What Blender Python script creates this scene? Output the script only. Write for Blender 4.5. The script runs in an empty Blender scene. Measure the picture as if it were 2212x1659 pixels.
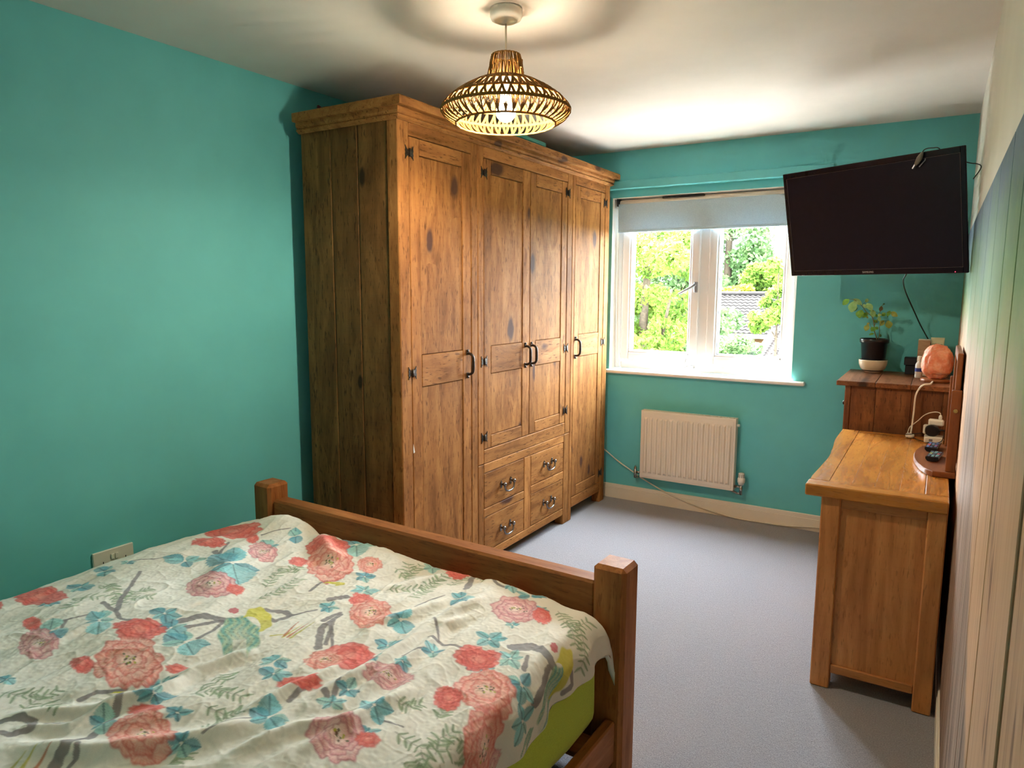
import bpy, bmesh, math, random
import numpy as np
from mathutils import Vector, Matrix, Euler

random.seed(7)
rng = np.random.default_rng(11)
scn = bpy.context.scene
COL = scn.collection

# ------------------------------------------------------------------ camera
F_PX, YAW, PITCH, ROLL = 1501.716, 0.549793, 0.133647, 0.00413
CAM = (2.60821, -4.51877, 1.46843)
fwd = Vector((-math.sin(YAW) * math.cos(PITCH), math.cos(YAW) * math.cos(PITCH), -math.sin(PITCH)))
rgt = Vector((math.cos(YAW), math.sin(YAW), 0))
upv = rgt.cross(fwd)
r2 = rgt * math.cos(ROLL) + upv * math.sin(ROLL)
u2 = upv * math.cos(ROLL) - rgt * math.sin(ROLL)
cam_data = bpy.data.cameras.new('camera')
cam_data.sensor_width = 36.0
cam_data.lens = F_PX / 2212.0 * 36.0
cam_data.clip_start = 0.02
cam_data.clip_end = 500
cam = bpy.data.objects.new('camera', cam_data)
COL.objects.link(cam)
cam.matrix_world = Matrix(((r2.x, u2.x, -fwd.x, CAM[0]), (r2.y, u2.y, -fwd.y, CAM[1]), (r2.z, u2.z, -fwd.z, CAM[2]), (0, 0, 0, 1)))
scn.camera = cam

# ------------------------------------------------------------------ world, sun, exposure
SKY_STRENGTH = 42.0
world = bpy.data.worlds.new('sky')
scn.world = world
world.use_nodes = True
wn = world.node_tree
wn.nodes.clear()
wo = wn.nodes.new('ShaderNodeOutputWorld')
bg = wn.nodes.new('ShaderNodeBackground')
bg.inputs[0].default_value = (0.82, 0.92, 1.0, 1)
bg.inputs[1].default_value = SKY_STRENGTH
wn.links.new(bg.outputs[0], wo.inputs[0])

sun_d = bpy.data.lights.new('sun', 'SUN')
sun_d.energy = 150.0
sun_d.angle = 0.01
sun_d.color = (1.0, 0.95, 0.86)
sun = bpy.data.objects.new('sun', sun_d)
COL.objects.link(sun)
sun.location = (-6, -10, 14)
sun.rotation_euler = Vector((0.30, -0.168, -0.93)).to_track_quat('-Z', 'Y').to_euler()

por_d = bpy.data.lights.new('window_portal', 'AREA')
por_d.shape = 'RECTANGLE'
por_d.size = 1.23
por_d.size_y = 1.18
por_d.cycles.is_portal = True
por = bpy.data.objects.new('window_portal', por_d)
COL.objects.link(por)
por.location = (1.2485, 0.19, 1.51)
por.rotation_euler = (math.radians(-90), 0, 0)

LAMP_STRENGTH = 560.0
vs = scn.view_settings
vs.view_transform = 'Standard'
vs.look = 'None'
vs.exposure = 0.98
vs.gamma = 1.0
vs.use_curve_mapping = False
scn.cycles.use_denoising = True
scn.cycles.max_bounces = 7
scn.cycles.diffuse_bounces = 5
scn.cycles.glossy_bounces = 3
scn.cycles.transmission_bounces = 4
scn.cycles.transparent_max_bounces = 8
scn.cycles.use_adaptive_sampling = True
scn.cycles.adaptive_threshold = 0.1
scn.cycles.adaptive_min_samples = 16
scn.cycles.sample_clamp_indirect = 20.0
scn.cycles.caustics_reflective = False
scn.cycles.caustics_refractive = False

# ------------------------------------------------------------------ object helpers
ORG = {}

def tag(o, label=None, cat=None, group=None, kind=None):
    if label: o['label'] = label
    if cat: o['category'] = cat
    if group: o['group'] = group
    if kind: o['kind'] = kind
    return o

def thing(name, loc, label, cat, group=None, rz=0.0, kind=None):
    o = bpy.data.objects.new(name, None)
    o.empty_display_size = 0.05
    COL.objects.link(o)
    o.location = loc
    o.rotation_euler = (0, 0, rz)
    ORG[o.name] = Vector(loc)
    return tag(o, label, cat, group, kind)

class MB:
    """collects shapes, builds ONE mesh object"""
    def __init__(s):
        s.v, s.f, s.sm, s.mi = [], [], [], []
    def add(s, verts, faces, smooth=False, mi=0):
        b = len(s.v)
        s.v.extend([tuple(p) for p in verts])
        for f in faces:
            s.f.append(tuple(b + i for i in f)); s.sm.append(smooth); s.mi.append(mi)
        return s
    def box(s, x0, x1, y0, y1, z0, z1, bev=0.002, mi=0, M=None):
        c = ((x0 + x1) / 2, (y0 + y1) / 2, (z0 + z1) / 2)
        h = (abs(x1 - x0) / 2, abs(y1 - y0) / 2, abs(z1 - z0) / 2)
        bev = min(bev, 0.49 * min(h) * 2 * 0.5)
        V, idx = [], {}
        for sx in (-1, 1):
            for sy in (-1, 1):
                for sz in (-1, 1):
                    sg = (sx, sy, sz)
                    for a in range(3):
                        p = [c[k] + sg[k] * (h[k] - (0 if k == a else bev)) for k in range(3)]
                        idx[(sg, a)] = len(V); V.append(p)
        Fs = []
        for a in range(3):
            b, d = [k for k in range(3) if k != a]
            for sa in (-1, 1):
                q = []
                for (sb, sd) in ((-1, -1), (1, -1), (1, 1), (-1, 1)):
                    sg = [0, 0, 0]; sg[a] = sa; sg[b] = sb; sg[d] = sd
                    q.append(idx[(tuple(sg), a)])
                Fs.append(q)
        for cax in range(3):
            a, b = [k for k in range(3) if k != cax]
            for sa in (-1, 1):
                for sb in (-1, 1):
                    lo, hi = [0, 0, 0], [0, 0, 0]
                    lo[a] = hi[a] = sa; lo[b] = hi[b] = sb; lo[cax] = -1; hi[cax] = 1
                    lo, hi = tuple(lo), tuple(hi)
                    Fs.append([idx[(lo, a)], idx[(hi, a)], idx[(hi, b)], idx[(lo, b)]])
        for sx in (-1, 1):
            for sy in (-1, 1):
                for sz in (-1, 1):
                    Fs.append([idx[((sx, sy, sz), a)] for a in range(3)])
        cv = Vector(c)
        out = []
        for f in Fs:
            p = [Vector(V[i]) for i in f]
            n = (p[1] - p[0]).cross(p[2] - p[0])
            m = sum(p, Vector()) / len(p) - cv
            out.append(f if n.dot(m) >= 0 else f[::-1])
        if M is not None:
            V = [M @ Vector(p) for p in V]
        return s.add(V, out, False, mi)
    def tube(s, pts, r, n=8, cap=True, mi=0, smooth=True):
        P = [Vector(p) for p in pts]
        rr = r if isinstance(r, (list, tuple)) else [r] * len(P)
        ref = Vector((0.31, 0.77, 0.55)).normalized()
        V, Fs = [], []
        u = None
        for i, p in enumerate(P):
            t = (P[min(i + 1, len(P) - 1)] - P[max(i - 1, 0)]).normalized()
            if u is None:
                u = t.cross(ref)
                if u.length < 1e-3: u = t.cross(Vector((1, 0, 0)))
            u = (u - t * u.dot(t)).normalized()
            w = t.cross(u)
            for k in range(n):
                a = 2 * math.pi * k / n
                V.append(p + (u * math.cos(a) + w * math.sin(a)) * rr[i])
        for i in range(len(P) - 1):
            for k in range(n):
                k2 = (k + 1) % n
                Fs.append((i * n + k, i * n + k2, (i + 1) * n + k2, (i + 1) * n + k))
        s.add(V, Fs, smooth, mi)
        if cap:
            b = len(s.v) - len(V)
            s.f.append(tuple(b + k for k in range(n))[::-1]); s.sm.append(False); s.mi.append(mi)
            s.f.append(tuple(b + (len(P) - 1) * n + k for k in range(n))); s.sm.append(False); s.mi.append(mi)
        return s
    def lathe(s, prof, c=(0, 0, 0), n=32, mi=0, smooth=True, M=None, fn=None):
        V, Fs = [], []
        for (r, z) in prof:
            for k in range(n):
                a = 2 * math.pi * k / n
                p = Vector((r * math.cos(a), r * math.sin(a), z))
                if fn: p = fn(p)
                if M is not None: p = M @ p
                V.append(p + Vector(c))
        for i in range(len(prof) - 1):
            for k in range(n):
                k2 = (k + 1) % n
                Fs.append((i * n + k, i * n + k2, (i + 1) * n + k2, (i + 1) * n + k))
        return s.add(V, Fs, smooth, mi)
    def prism(s, poly, z0, z1, mi=0, M=None, bev=0.0):
        n = len(poly)
        cx = sum(p[0] for p in poly) / n; cy = sum(p[1] for p in poly) / n
        def ins(p, d):
            v = Vector((p[0] - cx, p[1] - cy)); L = v.length
            v = v * ((L - d) / L) if L > 1e-6 else v
            return (cx + v.x, cy + v.y)
        rings = [(z0, bev), (z0 + bev, 0), (z1 - bev, 0), (z1, bev)] if bev else [(z0, 0), (z1, 0)]
        V, Fs = [], []
        for z, d in rings:
            for p in poly:
                q = ins(p, d) if d else p
                V.append(Vector((q[0], q[1], z)))
        for i in range(len(rings) - 1):
            for k in range(n):
                k2 = (k + 1) % n
                Fs.append((i * n + k, i * n + k2, (i + 1) * n + k2, (i + 1) * n + k))
        Fs.append(tuple(range(n))[::-1]); Fs.append(tuple((len(rings) - 1) * n + k for k in range(n)))
        if M is not None: V = [M @ p for p in V]
        return s.add(V, Fs, False, mi)
    def quad(s, a, b, c, d, mi=0):
        return s.add([a, b, c, d], [(0, 1, 2, 3)], False, mi)
    def build(s, name, mat, parent=None, world=True, **kw):
        me = bpy.data.meshes.new(name)
        off = Vector((0, 0, 0))
        if parent is not None:
            off = ORG.get(parent.name, off)
        if not world: off = Vector((0, 0, 0))
        vv = [(p[0] - off[0], p[1] - off[1], p[2] - off[2]) for p in s.v]
        me.from_pydata(vv, [], s.f)
        me.polygons.foreach_set('use_smooth', s.sm)
        mats = mat if isinstance(mat, (list, tuple)) else [mat]
        for m in mats: me.materials.append(m)
        if len(mats) > 1: me.polygons.foreach_set('material_index', s.mi)
        me.update()
        o = bpy.data.objects.new(name, me)
        COL.objects.link(o)
        if parent is not None:
            o.parent = parent
            ORG[o.name] = off
        else:
            ORG[o.name] = Vector((0, 0, 0))
        tag(o, **kw)
        return o

def dup(o, parent=None, dloc=(0, 0, 0)):
    c = o.copy(); COL.objects.link(c)
    if parent is not None: c.parent = parent
    c.location = Vector(o.location) + Vector(dloc)
    ORG[c.name] = ORG.get(o.name, Vector())
    for ch in list(o.children):
        dup(ch, c)
    return c

def spline(pts, n=8):
    P = [Vector(p) for p in pts]
    out = []
    for i in range(len(P) - 1):
        p0, p1, p2, p3 = P[max(i - 1, 0)], P[i], P[i + 1], P[min(i + 2, len(P) - 1)]
        for k in range(n):
            t = k / n
            out.append(0.5 * ((2 * p1) + (p2 - p0) * t + (2 * p0 - 5 * p1 + 4 * p2 - p3) * t * t + (3 * p1 - p0 - 3 * p2 + p3) * t ** 3))
    out.append(P[-1])
    return out

# ------------------------------------------------------------------ materials
def srgb(r, g, b):
    f = lambda c: (c / 255) / 12.92 if c / 255 <= 0.04045 else (((c / 255) + 0.055) / 1.055) ** 2.4
    return (f(r), f(g), f(b), 1)

class NT:
    def __init__(s, name):
        s.m = bpy.data.materials.new(name); s.m.use_nodes = True
        s.t = s.m.node_tree; s.t.nodes.clear()
        s.out = s.n('ShaderNodeOutputMaterial'); s.p = s.n('ShaderNodeBsdfPrincipled')
        s.l(s.p.outputs[0], s.out.inputs[0])
    def n(s, t, **kw):
        x = s.t.nodes.new(t)
        for k, v in kw.items(): setattr(x, k, v)
        return x
    def l(s, a, b): s.t.links.new(a, b)
    def coord(s, scale=(1, 1, 1), rand=0.0):
        tc = s.n('ShaderNodeTexCoord'); v = tc.outputs['Object']
        if rand:
            oi = s.n('ShaderNodeObjectInfo'); mu = s.n('ShaderNodeVectorMath', operation='SCALE')
            mu.inputs[0].default_value = (13.7 * rand, 7.3 * rand, 23.1 * rand)
            s.l(oi.outputs['Random'], mu.inputs[3])
            ad = s.n('ShaderNodeVectorMath', operation='ADD'); s.l(v, ad.inputs[0]); s.l(mu.outputs[0], ad.inputs[1]); v = ad.outputs[0]
        s.base = v
        return s.scl(v, scale)
    def scl(s, v, scale):
        m = s.n('ShaderNodeVectorMath', operation='MULTIPLY'); s.l(v, m.inputs[0]); m.inputs[1].default_value = scale
        return m.outputs[0]
    def noise(s, v, scale, detail=4, rough=0.55, dist=0.0):
        x = s.n('ShaderNodeTexNoise'); s.l(v, x.inputs['Vector'])
        x.inputs['Scale'].default_value = scale; x.inputs['Detail'].default_value = detail
        x.inputs['Roughness'].default_value = rough; x.inputs['Distortion'].default_value = dist
        return x.outputs[0]
    def ramp(s, fac, stops):
        r = s.n('ShaderNodeValToRGB'); s.l(fac, r.inputs[0]); e = r.color_ramp.elements
        while len(e) < len(stops): e.new(0.5)
        for i, (p, c) in enumerate(stops):
            e[i].position = p; e[i].color = c if len(c) == 4 else (*c, 1)
        return r.outputs[0]
    def mix(s, fac, a, b, mode='MIX'):
        x = s.n('ShaderNodeMix', data_type='RGBA', blend_type=mode)
        for i, q in ((0, fac), (6, a), (7, b)):
            if hasattr(q, 'links'): s.l(q, x.inputs[i])
            else: x.inputs[i].default_value = q
        return x.outputs[2]
    def math(s, op, a, b=0.0, clamp=False):
        x = s.n('ShaderNodeMath', operation=op, use_clamp=clamp)
        for i, q in ((0, a), (1, b)):
            if hasattr(q, 'links'): s.l(q, x.inputs[i])
            else: x.inputs[i].default_value = q
        return x.outputs[0]
    def rng(s, v, a, b, c=0.0, d=1.0):
        x = s.n('ShaderNodeMapRange'); s.l(v, x.inputs[0])
        for i, q in enumerate((a, b, c, d)): x.inputs[i + 1].default_value = q
        return x.outputs[0]
    def bump(s, h, strength=0.3, dist=0.002):
        b = s.n('ShaderNodeBump'); b.inputs['Strength'].default_value = strength; b.inputs['Distance'].default_value = dist
        s.l(h, b.inputs['Height']); s.l(b.outputs[0], s.p.inputs['Normal'])
    def set(s, **kw):
        names = dict(col='Base Color', rough='Roughness', metal='Metallic', spec='Specular IOR Level', coat='Coat Weight', trans='Transmission Weight', sheen='Sheen Weight', sss='Subsurface Weight')
        for k, q in kw.items():
            i = s.p.inputs[names[k]]
            if hasattr(q, 'links'): s.l(q, i)
            else: i.default_value = q
        return s.m

def plain(name, col, rough=0.5, metal=0.0, spec=0.5, noise=0.06, nscale=30, bump=0.0, coat=0.0):
    t = NT(name); v = t.coord()
    n = t.noise(v, nscale, 3)
    dark = tuple(c * (1 - noise) for c in col[:3]) + (1,); lite = tuple(min(1, c * (1 + noise)) for c in col[:3]) + (1,)
    t.set(col=t.ramp(n, [(0.3, dark), (0.7, lite)]), rough=rough, metal=metal, spec=spec, coat=coat)
    if bump: t.bump(n, bump, 0.001)
    return t.m

_W = {}
def wood(kind, axis):
    key = (kind, axis)
    if key in _W: return _W[key]
    P = dict(
        pine=dict(a=srgb(118, 75, 42), b=srgb(158, 108, 62), c=srgb(180, 128, 76), knot=srgb(74, 50, 44), kd=0.62, rough=0.62, smudge=0.55, sp=0.06, n='x'),
        bed=dict(a=srgb(124, 74, 40), b=srgb(158, 100, 56), c=srgb(180, 120, 70), knot=srgb(50, 28, 18), kd=0.16, rough=0.5, smudge=0.28, sp=0.14),
        oak=dict(a=srgb(160, 99, 52), b=srgb(196, 130, 74), c=srgb(216, 152, 90), knot=srgb(92, 56, 28), kd=0.0, rough=0.33, smudge=0.3),
        oaktop=dict(a=srgb(150, 92, 36), b=srgb(184, 120, 52), c=srgb(206, 144, 68), knot=srgb(112, 70, 34), kd=0.0, rough=0.26, smudge=0.35),
        chest=dict(a=srgb(92, 50, 26), b=srgb(126, 76, 44), c=srgb(150, 98, 60), knot=srgb(48, 28, 20), kd=0.5, rough=0.4, smudge=0.6, n='y'),
        mirror=dict(a=srgb(120, 66, 34), b=srgb(142, 82, 44), c=srgb(156, 96, 54), knot=srgb(60, 30, 16), kd=0.0, rough=0.34, smudge=0.2),
        side=dict(a=srgb(84, 56, 30), b=srgb(122, 84, 46), c=srgb(146, 104, 60), knot=srgb(40, 28, 18), kd=0.55, rough=0.5, smudge=0.6, n='y', sp=0.15),  # pine darkened to paint in the shade on the wardrobe side
    )[kind]
    t = NT('wood_%s_%s' % (kind, axis))
    i = 'xyz'.index(axis)
    sc = [1.0, 1.0, 1.0]; sc[i] = 0.11
    v = t.coord(sc, rand=1.0)
    s2 = [1.0, 1.0, 1.0]; s2[i] = 0.5
    if 'n' in P: s2['xyz'.index(P['n'])] = 0.02
    vk = t.scl(t.base, s2)
    wob = t.noise(t.base, 14, 2); wv_ = t.n('ShaderNodeVectorMath', operation='SCALE'); wv_.inputs[0].default_value = (0.02, 0.02, 0.02); t.l(wob, wv_.inputs[3])
    ak = t.n('ShaderNodeVectorMath', operation='ADD'); t.l(vk, ak.inputs[0]); t.l(wv_.outputs[0], ak.inputs[1])
    # knots
    vo = t.n('ShaderNodeTexVoronoi', feature='F1'); t.l(ak.outputs[0], vo.inputs['Vector']); vo.inputs['Scale'].default_value = 6.5
    sep = t.n('ShaderNodeSeparateColor'); t.l(vo.outputs['Color'], sep.inputs[0])
    on = t.math('LESS_THAN', sep.outputs[0], P['kd'])
    ksz = t.math('ADD', t.math('MULTIPLY', sep.outputs[1], 0.15), 0.11)
    kd = t.math('SUBTRACT', 1.0, t.math('DIVIDE', vo.outputs['Distance'], ksz), clamp=True)
    kn = t.math('MULTIPLY', t.rng(kd, 0.05, 0.42), on)
    halo = t.math('MULTIPLY', t.rng(vo.outputs['Distance'], 0.1, 0.5, 1.0, 0.0), on)
    bend = t.n('ShaderNodeVectorMath', operation='SCALE'); bend.inputs[0].default_value = (0.05, 0.05, 0.05)
    t.l(t.math('MULTIPLY', t.rng(vo.outputs['Distance'], 0.0, 0.7, 1.0, 0.0), on), bend.inputs[3])
    av = t.n('ShaderNodeVectorMath', operation='ADD'); t.l(v, av.inputs[0]); t.l(bend.outputs[0], av.inputs[1])
    g1 = t.noise(av.outputs[0], 20, 5, 0.55, 0.8)
    g2 = t.noise(av.outputs[0], 150, 3, 0.6)
    sm = t.noise(t.scl(t.base, [0.5 if k == i else 1.0 for k in range(3)]), 5.5, 6, 0.66)
    fl = t.noise(t.scl(t.base, [0.16 if k == i else 1.0 for k in range(3)]), 130, 2, 0.5)
    saw = t.noise(t.scl(t.base, [1.0 if k == i else 0.04 for k in range(3)]), 120, 2, 0.5)
    lerp = lambda a, b, q: tuple(a[k] * (1 - q) + b[k] * q for k in range(3)) + (1,)
    col = t.ramp(g1, [(0.3, lerp(P['b'], P['a'], 0.75)), (0.5, P['b']), (0.72, lerp(P['b'], P['c'], 0.8))])
    dk = tuple(0.5 * q for q in P['a'][:3]) + (1,)
    sd = tuple(0.6 * q for q in P['a'][:3]) + (1,)
    col = t.mix(t.math('MULTIPLY', t.rng(g2, 0.55, 0.78), 0.3), col, dk)
    col = t.mix(t.math('MULTIPLY', t.rng(sm, 0.46, 0.72), P['smudge']), col, sd)
    col = t.mix(t.math('MULTIPLY', t.rng(fl, 0.6, 0.68), P['smudge'] * 1.3), col, dk)
    col = t.mix(t.math('MULTIPLY', t.rng(saw, 0.56, 0.76), 0.22 * P['smudge']), col, dk)
    oi = t.n('ShaderNodeObjectInfo')
    tone = t.ramp(oi.outputs['Random'], [(0.0, (0.84, 0.82, 0.8)), (0.5, (1, 1, 1)), (1.0, (1.12, 1.1, 1.06))])
    col = t.mix(1.0, col, tone, 'MULTIPLY')
    col = t.mix(t.math('MULTIPLY', halo, 0.3), col, sd)
    col = t.mix(t.math('MULTIPLY', kn, 0.9), col, P['knot'])
    t.set(col=col, rough=t.rng(g1, 0.2, 0.8, P['rough'] + 0.08, P['rough'] - 0.06), spec=P.get('sp', 0.3))
    t.bump(t.math('ADD', g2, t.math('ADD', t.math('MULTIPLY', g1, 0.6), t.math('MULTIPLY', fl, 0.5))), 0.2, 0.0016)
    _W[key] = t.m
    return t.m

TEAL = srgb(110, 203, 208)
def wall_mat(name, col):
    t = NT(name); v = t.coord()
    n = t.noise(v, 3.0, 4); f = t.noise(v, 420, 2)
    c = t.ramp(n, [(0.3, tuple(0.95 * q for q in col[:3]) + (1,)), (0.7, tuple(1.04 * q for q in col[:3]) + (1,))])
    t.set(col=c, rough=0.62, spec=0.35); t.bump(f, 0.12, 0.0006)
    return t.m
M_TEAL = wall_mat('teal_paint', TEAL)
M_CEIL = wall_mat('ceiling_paint', srgb(226, 220, 214))
M_CREAMWALL = wall_mat('cream_paint', srgb(206, 204, 194))
M_WHITE = plain('white_gloss_paint', srgb(240, 236, 228), 0.3, nscale=6, noise=0.02)
M_BASE = plain('skirting_paint', srgb(242, 234, 218), 0.35, nscale=6, noise=0.02)
M_UPVC = plain('white_window_plastic', srgb(236, 238, 240), 0.28, nscale=5, noise=0.02)
M_GASKET = plain('black_rubber', srgb(30, 32, 36), 0.6)
M_RAD = plain('radiator_enamel', srgb(226, 216, 200), 0.33, nscale=5, noise=0.02)
M_DARKGAP = plain('dark_slot', srgb(60, 58, 54), 0.7)
M_CHROME = plain('chrome', srgb(180, 180, 182), 0.18, metal=1.0, noise=0.03)
M_IRON = plain('black_iron', srgb(62, 54, 48), 0.42, metal=0.75, noise=0.25, nscale=90, bump=0.25)
M_STEEL = plain('brushed_pewter', srgb(128, 124, 122), 0.26, metal=1.0, noise=0.15, nscale=60)
M_PLASTIC_W = plain('white_plastic', srgb(232, 228, 216), 0.35, noise=0.02)
M_PLASTIC_B = plain('black_plastic', srgb(20, 20, 24), 0.28, noise=0.1)
M_PLASTIC_G = plain('grey_plastic', srgb(130, 132, 138), 0.4, noise=0.04)
M_CABLE_W = plain('white_cable', srgb(228, 218, 200), 0.45, noise=0.02)
M_CABLE_B = plain('black_cable', srgb(16, 16, 18), 0.4)
M_LIME = None

def emit(name, col, s):
    t = NT(name); e = t.n('ShaderNodeEmission'); e.inputs[0].default_value = col; e.inputs[1].default_value = s
    t.l(e.outputs[0], t.out.inputs[0]); t.t.nodes.remove(t.p); return t.m

def glass_mat():
    t = NT('window_glass')
    tr = t.n('ShaderNodeBsdfTransparent'); tr.inputs[0].default_value = (0.97, 0.98, 0.97, 1)
    gl = t.n('ShaderNodeBsdfGlossy'); gl.inputs['Roughness'].default_value = 0.02
    fr = t.n('ShaderNodeFresnel'); fr.inputs[0].default_value = 1.45
    sm = t.noise(t.coord((1, 1, 0.6)), 5, 4)
    ge = t.n('ShaderNodeNewGeometry'); ff = t.math('MULTIPLY', fr.outputs[0], t.math('SUBTRACT', 1.0, ge.outputs['Backfacing']))
    mx = t.n('ShaderNodeMixShader'); t.l(ff, mx.inputs[0]); t.l(tr.outputs[0], mx.inputs[1]); t.l(gl.outputs[0], mx.inputs[2])
    # faint smears on the glass
    df = t.n('ShaderNodeBsdfTranslucent'); df.inputs[0].default_value = (0.9, 0.95, 1, 1)
    m2 = t.n('ShaderNodeMixShader'); t.l(t.rng(sm, 0.6, 0.9, 0.0, 0.012), m2.inputs[0]); t.l(mx.outputs[0], m2.inputs[1]); t.l(df.outputs[0], m2.inputs[2])
    t.l(m2.outputs[0], t.out.inputs[0]); t.t.nodes.remove(t.p)
    return t.m
M_GLASS = glass_mat()

def carpet_mat():
    t = NT('grey_carpet'); v = t.coord()
    f = t.noise(v, 230, 4, 0.7); m = t.noise(v, 60, 3, 0.6); b = t.noise(v, 2.2, 3)
    c = t.ramp(f, [(0.25, srgb(98, 98, 106)), (0.5, srgb(152, 152, 162)), (0.78, srgb(206, 206, 216))])
    c = t.mix(t.rng(m, 0.3, 0.7, 0.0, 0.25), c, srgb(144, 140, 142))
    c = t.mix(t.rng(b, 0.4, 0.7, 0.0, 0.14), c, srgb(168, 162, 160))
    t.set(col=c, rough=0.95, spec=0.1, sheen=0.3)
    t.bump(t.math('ADD', f, t.math('MULTIPLY', m, 0.7)), 0.9, 0.006)
    return t.m
M_CARPET = carpet_mat()

# ------------------------------------------------------------------ room shell
W, H, YR = 2.71, 2.4, -5.2
WX0, WX1, WZ0, WZ1 = 0.642, 1.855, 0.925, 2.096
def struct(name, mb, mat, label, parent=None):
    return mb.build(name, mat, parent, label=label, kind='structure')
struct('floor', MB().box(-0.1, W + 0.1, YR - 0.1, 0.2, -0.12, 0.0, 0), M_CARPET, 'grey cut pile carpet covering the bedroom floor')
struct('ceiling', MB().box(-0.15, W + 0.15, YR - 0.15, 0.2, H, H + 0.2, 0), M_CEIL, 'white painted ceiling of the bedroom')
struct('wall_left', MB().box(-0.15, 0, YR - 0.15, 0.2, 0, H, 0), M_TEAL, 'long teal painted wall behind the wardrobe and bed')
wr = struct('wall_right', MB().box(W, W + 0.15, YR - 0.15, 0.2, 0, H, 0), M_CREAMWALL, 'cream wall above the printed wooden mural boards')
struct('wall_rear', MB().box(0, W, YR - 0.15, YR, 0, H, 0), M_TEAL, 'teal wall behind the camera')
wb = MB()
wb.box(0, WX0, 0, 0.2, 0, H, 0).box(WX1, W, 0, 0.2, 0, H, 0).box(WX0, WX1, 0, 0.2, 0, WZ0 - 0.025, 0).box(WX0, WX1, 0, 0.2, WZ1, H, 0)
struct('wall_back', wb, M_TEAL, 'teal wall with the window, radiator and television')
for nm, a, lab in (('baseboard_back', (0, W, -0.016, 0), 'cream skirting board below the radiator'),
                   ('baseboard_right', (W - 0.016, W, YR, -0.016), 'cream skirting board along the mural wall'),
                   ('baseboard_left', (0, 0.016, YR, -0.016), 'cream skirting board behind the bed and wardrobe')):
    x0, x1, y0, y1 = a
    m = MB().box(x0, x1, y0, y1, 0, 0.075, 0.001)
    if nm == 'baseboard_back': m.box(x0, x1, y0 + 0.003, y1, 0.0745, 0.102, 0.006)
    elif nm == 'baseboard_right': m.box(x0 + 0.003, x1, y0, y1, 0.0745, 0.102, 0.006)
    else: m.box(x0, x1 - 0.003, y0, y1, 0.0745, 0.102, 0.006)
    struct(nm, m, M_BASE, lab)
struct('trim_1', MB().box(0.0, 2.029, -0.045, 0, 2.146, 2.2, 0.004), M_TEAL, 'teal painted batten across the wall above the window')

# mural boards on the right wall ---------------------------------------------------
def mural_mat():
    t = NT('printed_mural_boards'); v = t.coord()
    sp = t.n('ShaderNodeSeparateXYZ'); t.l(v, sp.inputs[0])
    wob = t.noise(t.scl(v, (1, 2.2, 2.2)), 1.6, 5, 0.6)
    z = t.math('ADD', sp.outputs[2], t.math('MULTIPLY', t.math('SUBTRACT', wob, 0.5), 0.34))
    print_ = t.ramp(t.rng(z, 0.9, 1.8), [(0.0, srgb(196, 178, 160)), (0.42, srgb(206, 194, 172)), (0.52, srgb(184, 188, 132)), (0.66, srgb(126, 168, 118)), (0.82, srgb(108, 146, 134)), (0.93, srgb(104, 128, 158)), (1.0, srgb(92, 116, 140))])
    gr = t.noise(t.scl(v, (1, 1, 0.06)), 40, 5, 0.6, 0.4)
    g2 = t.noise(t.scl(v, (1, 1, 0.03)), 120, 3, 0.6)
    sp2 = t.noise(v, 26, 5, 0.7)
    oi = t.n('ShaderNodeObjectInfo')
    woodc = t.ramp(gr, [(0.28, srgb(168, 132, 104)), (0.45, srgb(208, 176, 146)), (0.75, srgb(226, 200, 172))])
    fl = t.noise(t.scl(v, (1, 0.3, 0.045)), 70, 3, 0.55)
    woodc = t.mix(t.rng(g2, 0.6, 0.75, 0, 0.4), woodc, srgb(120, 86, 62))
    woodc = t.mix(t.rng(fl, 0.59, 0.66, 0, 0.85), woodc, srgb(110, 70, 42))
    woodc = t.mix(t.rng(oi.outputs['Random'], 0, 1, 0, 0.3), woodc, srgb(166, 140, 122))
    fac = t.rng(z, 1.2, 1.36, 0, 1)
    c = t.mix(fac, woodc, print_)
    c = t.mix(t.math('MULTIPLY', fac, t.rng(sp2, 0.5, 0.8, 0, 0.4)), c, srgb(170, 186, 150))
    y2 = t.math('ADD', sp.outputs[1], t.math('MULTIPLY', wob, 0.3))
    wv = t.noise(t.scl(v, (1, 1, 0.012)), 110, 2, 0.5)
    gs = t.mix(t.rng(wv, 0.42, 0.56), srgb(70, 60, 58), srgb(170, 156, 150))
    q = t.math('SUBTRACT', y2, t.math('MULTIPLY', sp.outputs[2], 1.395))
    ff = t.math('MULTIPLY', t.math('MULTIPLY', t.rng(q, -3.93, -3.85, 0, 1), t.rng(y2, -1.75, -1.6, 1, 0)), t.rng(z, 1.1, 1.25, 1, 0))
    c = t.mix(t.math('MULTIPLY', ff, 0.85), c, gs)
    c = t.mix(1.0, c, t.mix(fac, (0.98, 0.85, 0.74, 1), (0.62, 0.62, 0.6, 1)), 'MULTIPLY')
    t.set(col=c, rough=0.5, spec=0.22)
    t.bump(t.math('ADD', gr, g2), 0.15, 0.001)
    return t.m
M_MURAL = mural_mat()
ys = [-5.18, -4.86, -4.55, -4.24, -3.91, -3.58, -3.18, -2.9, -2.55, -2.19, -1.72, -1.36, -1.0, -0.62, -0.3, -0.002]
gap = {-3.58: 0.034, -3.18: 0.015, -2.9: 0.012}
MB().box(W - 0.0022, W, -5.18, -0.002, 0.103, 1.765, 0).build('mural_backing', plain('mural_groove', srgb(120, 84, 58), 0.6, noise=0.2), wr)
for i in range(len(ys) - 1):
    g0, g1 = gap.get(ys[i], 0.005) / 2, gap.get(ys[i + 1], 0.005) / 2
    MB().box(W - 0.008, W - 0.002, ys[i] + g0, ys[i + 1] - g1, 0.103, 1.765, 0.0016).build('mural_board', M_MURAL, wr)

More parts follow.
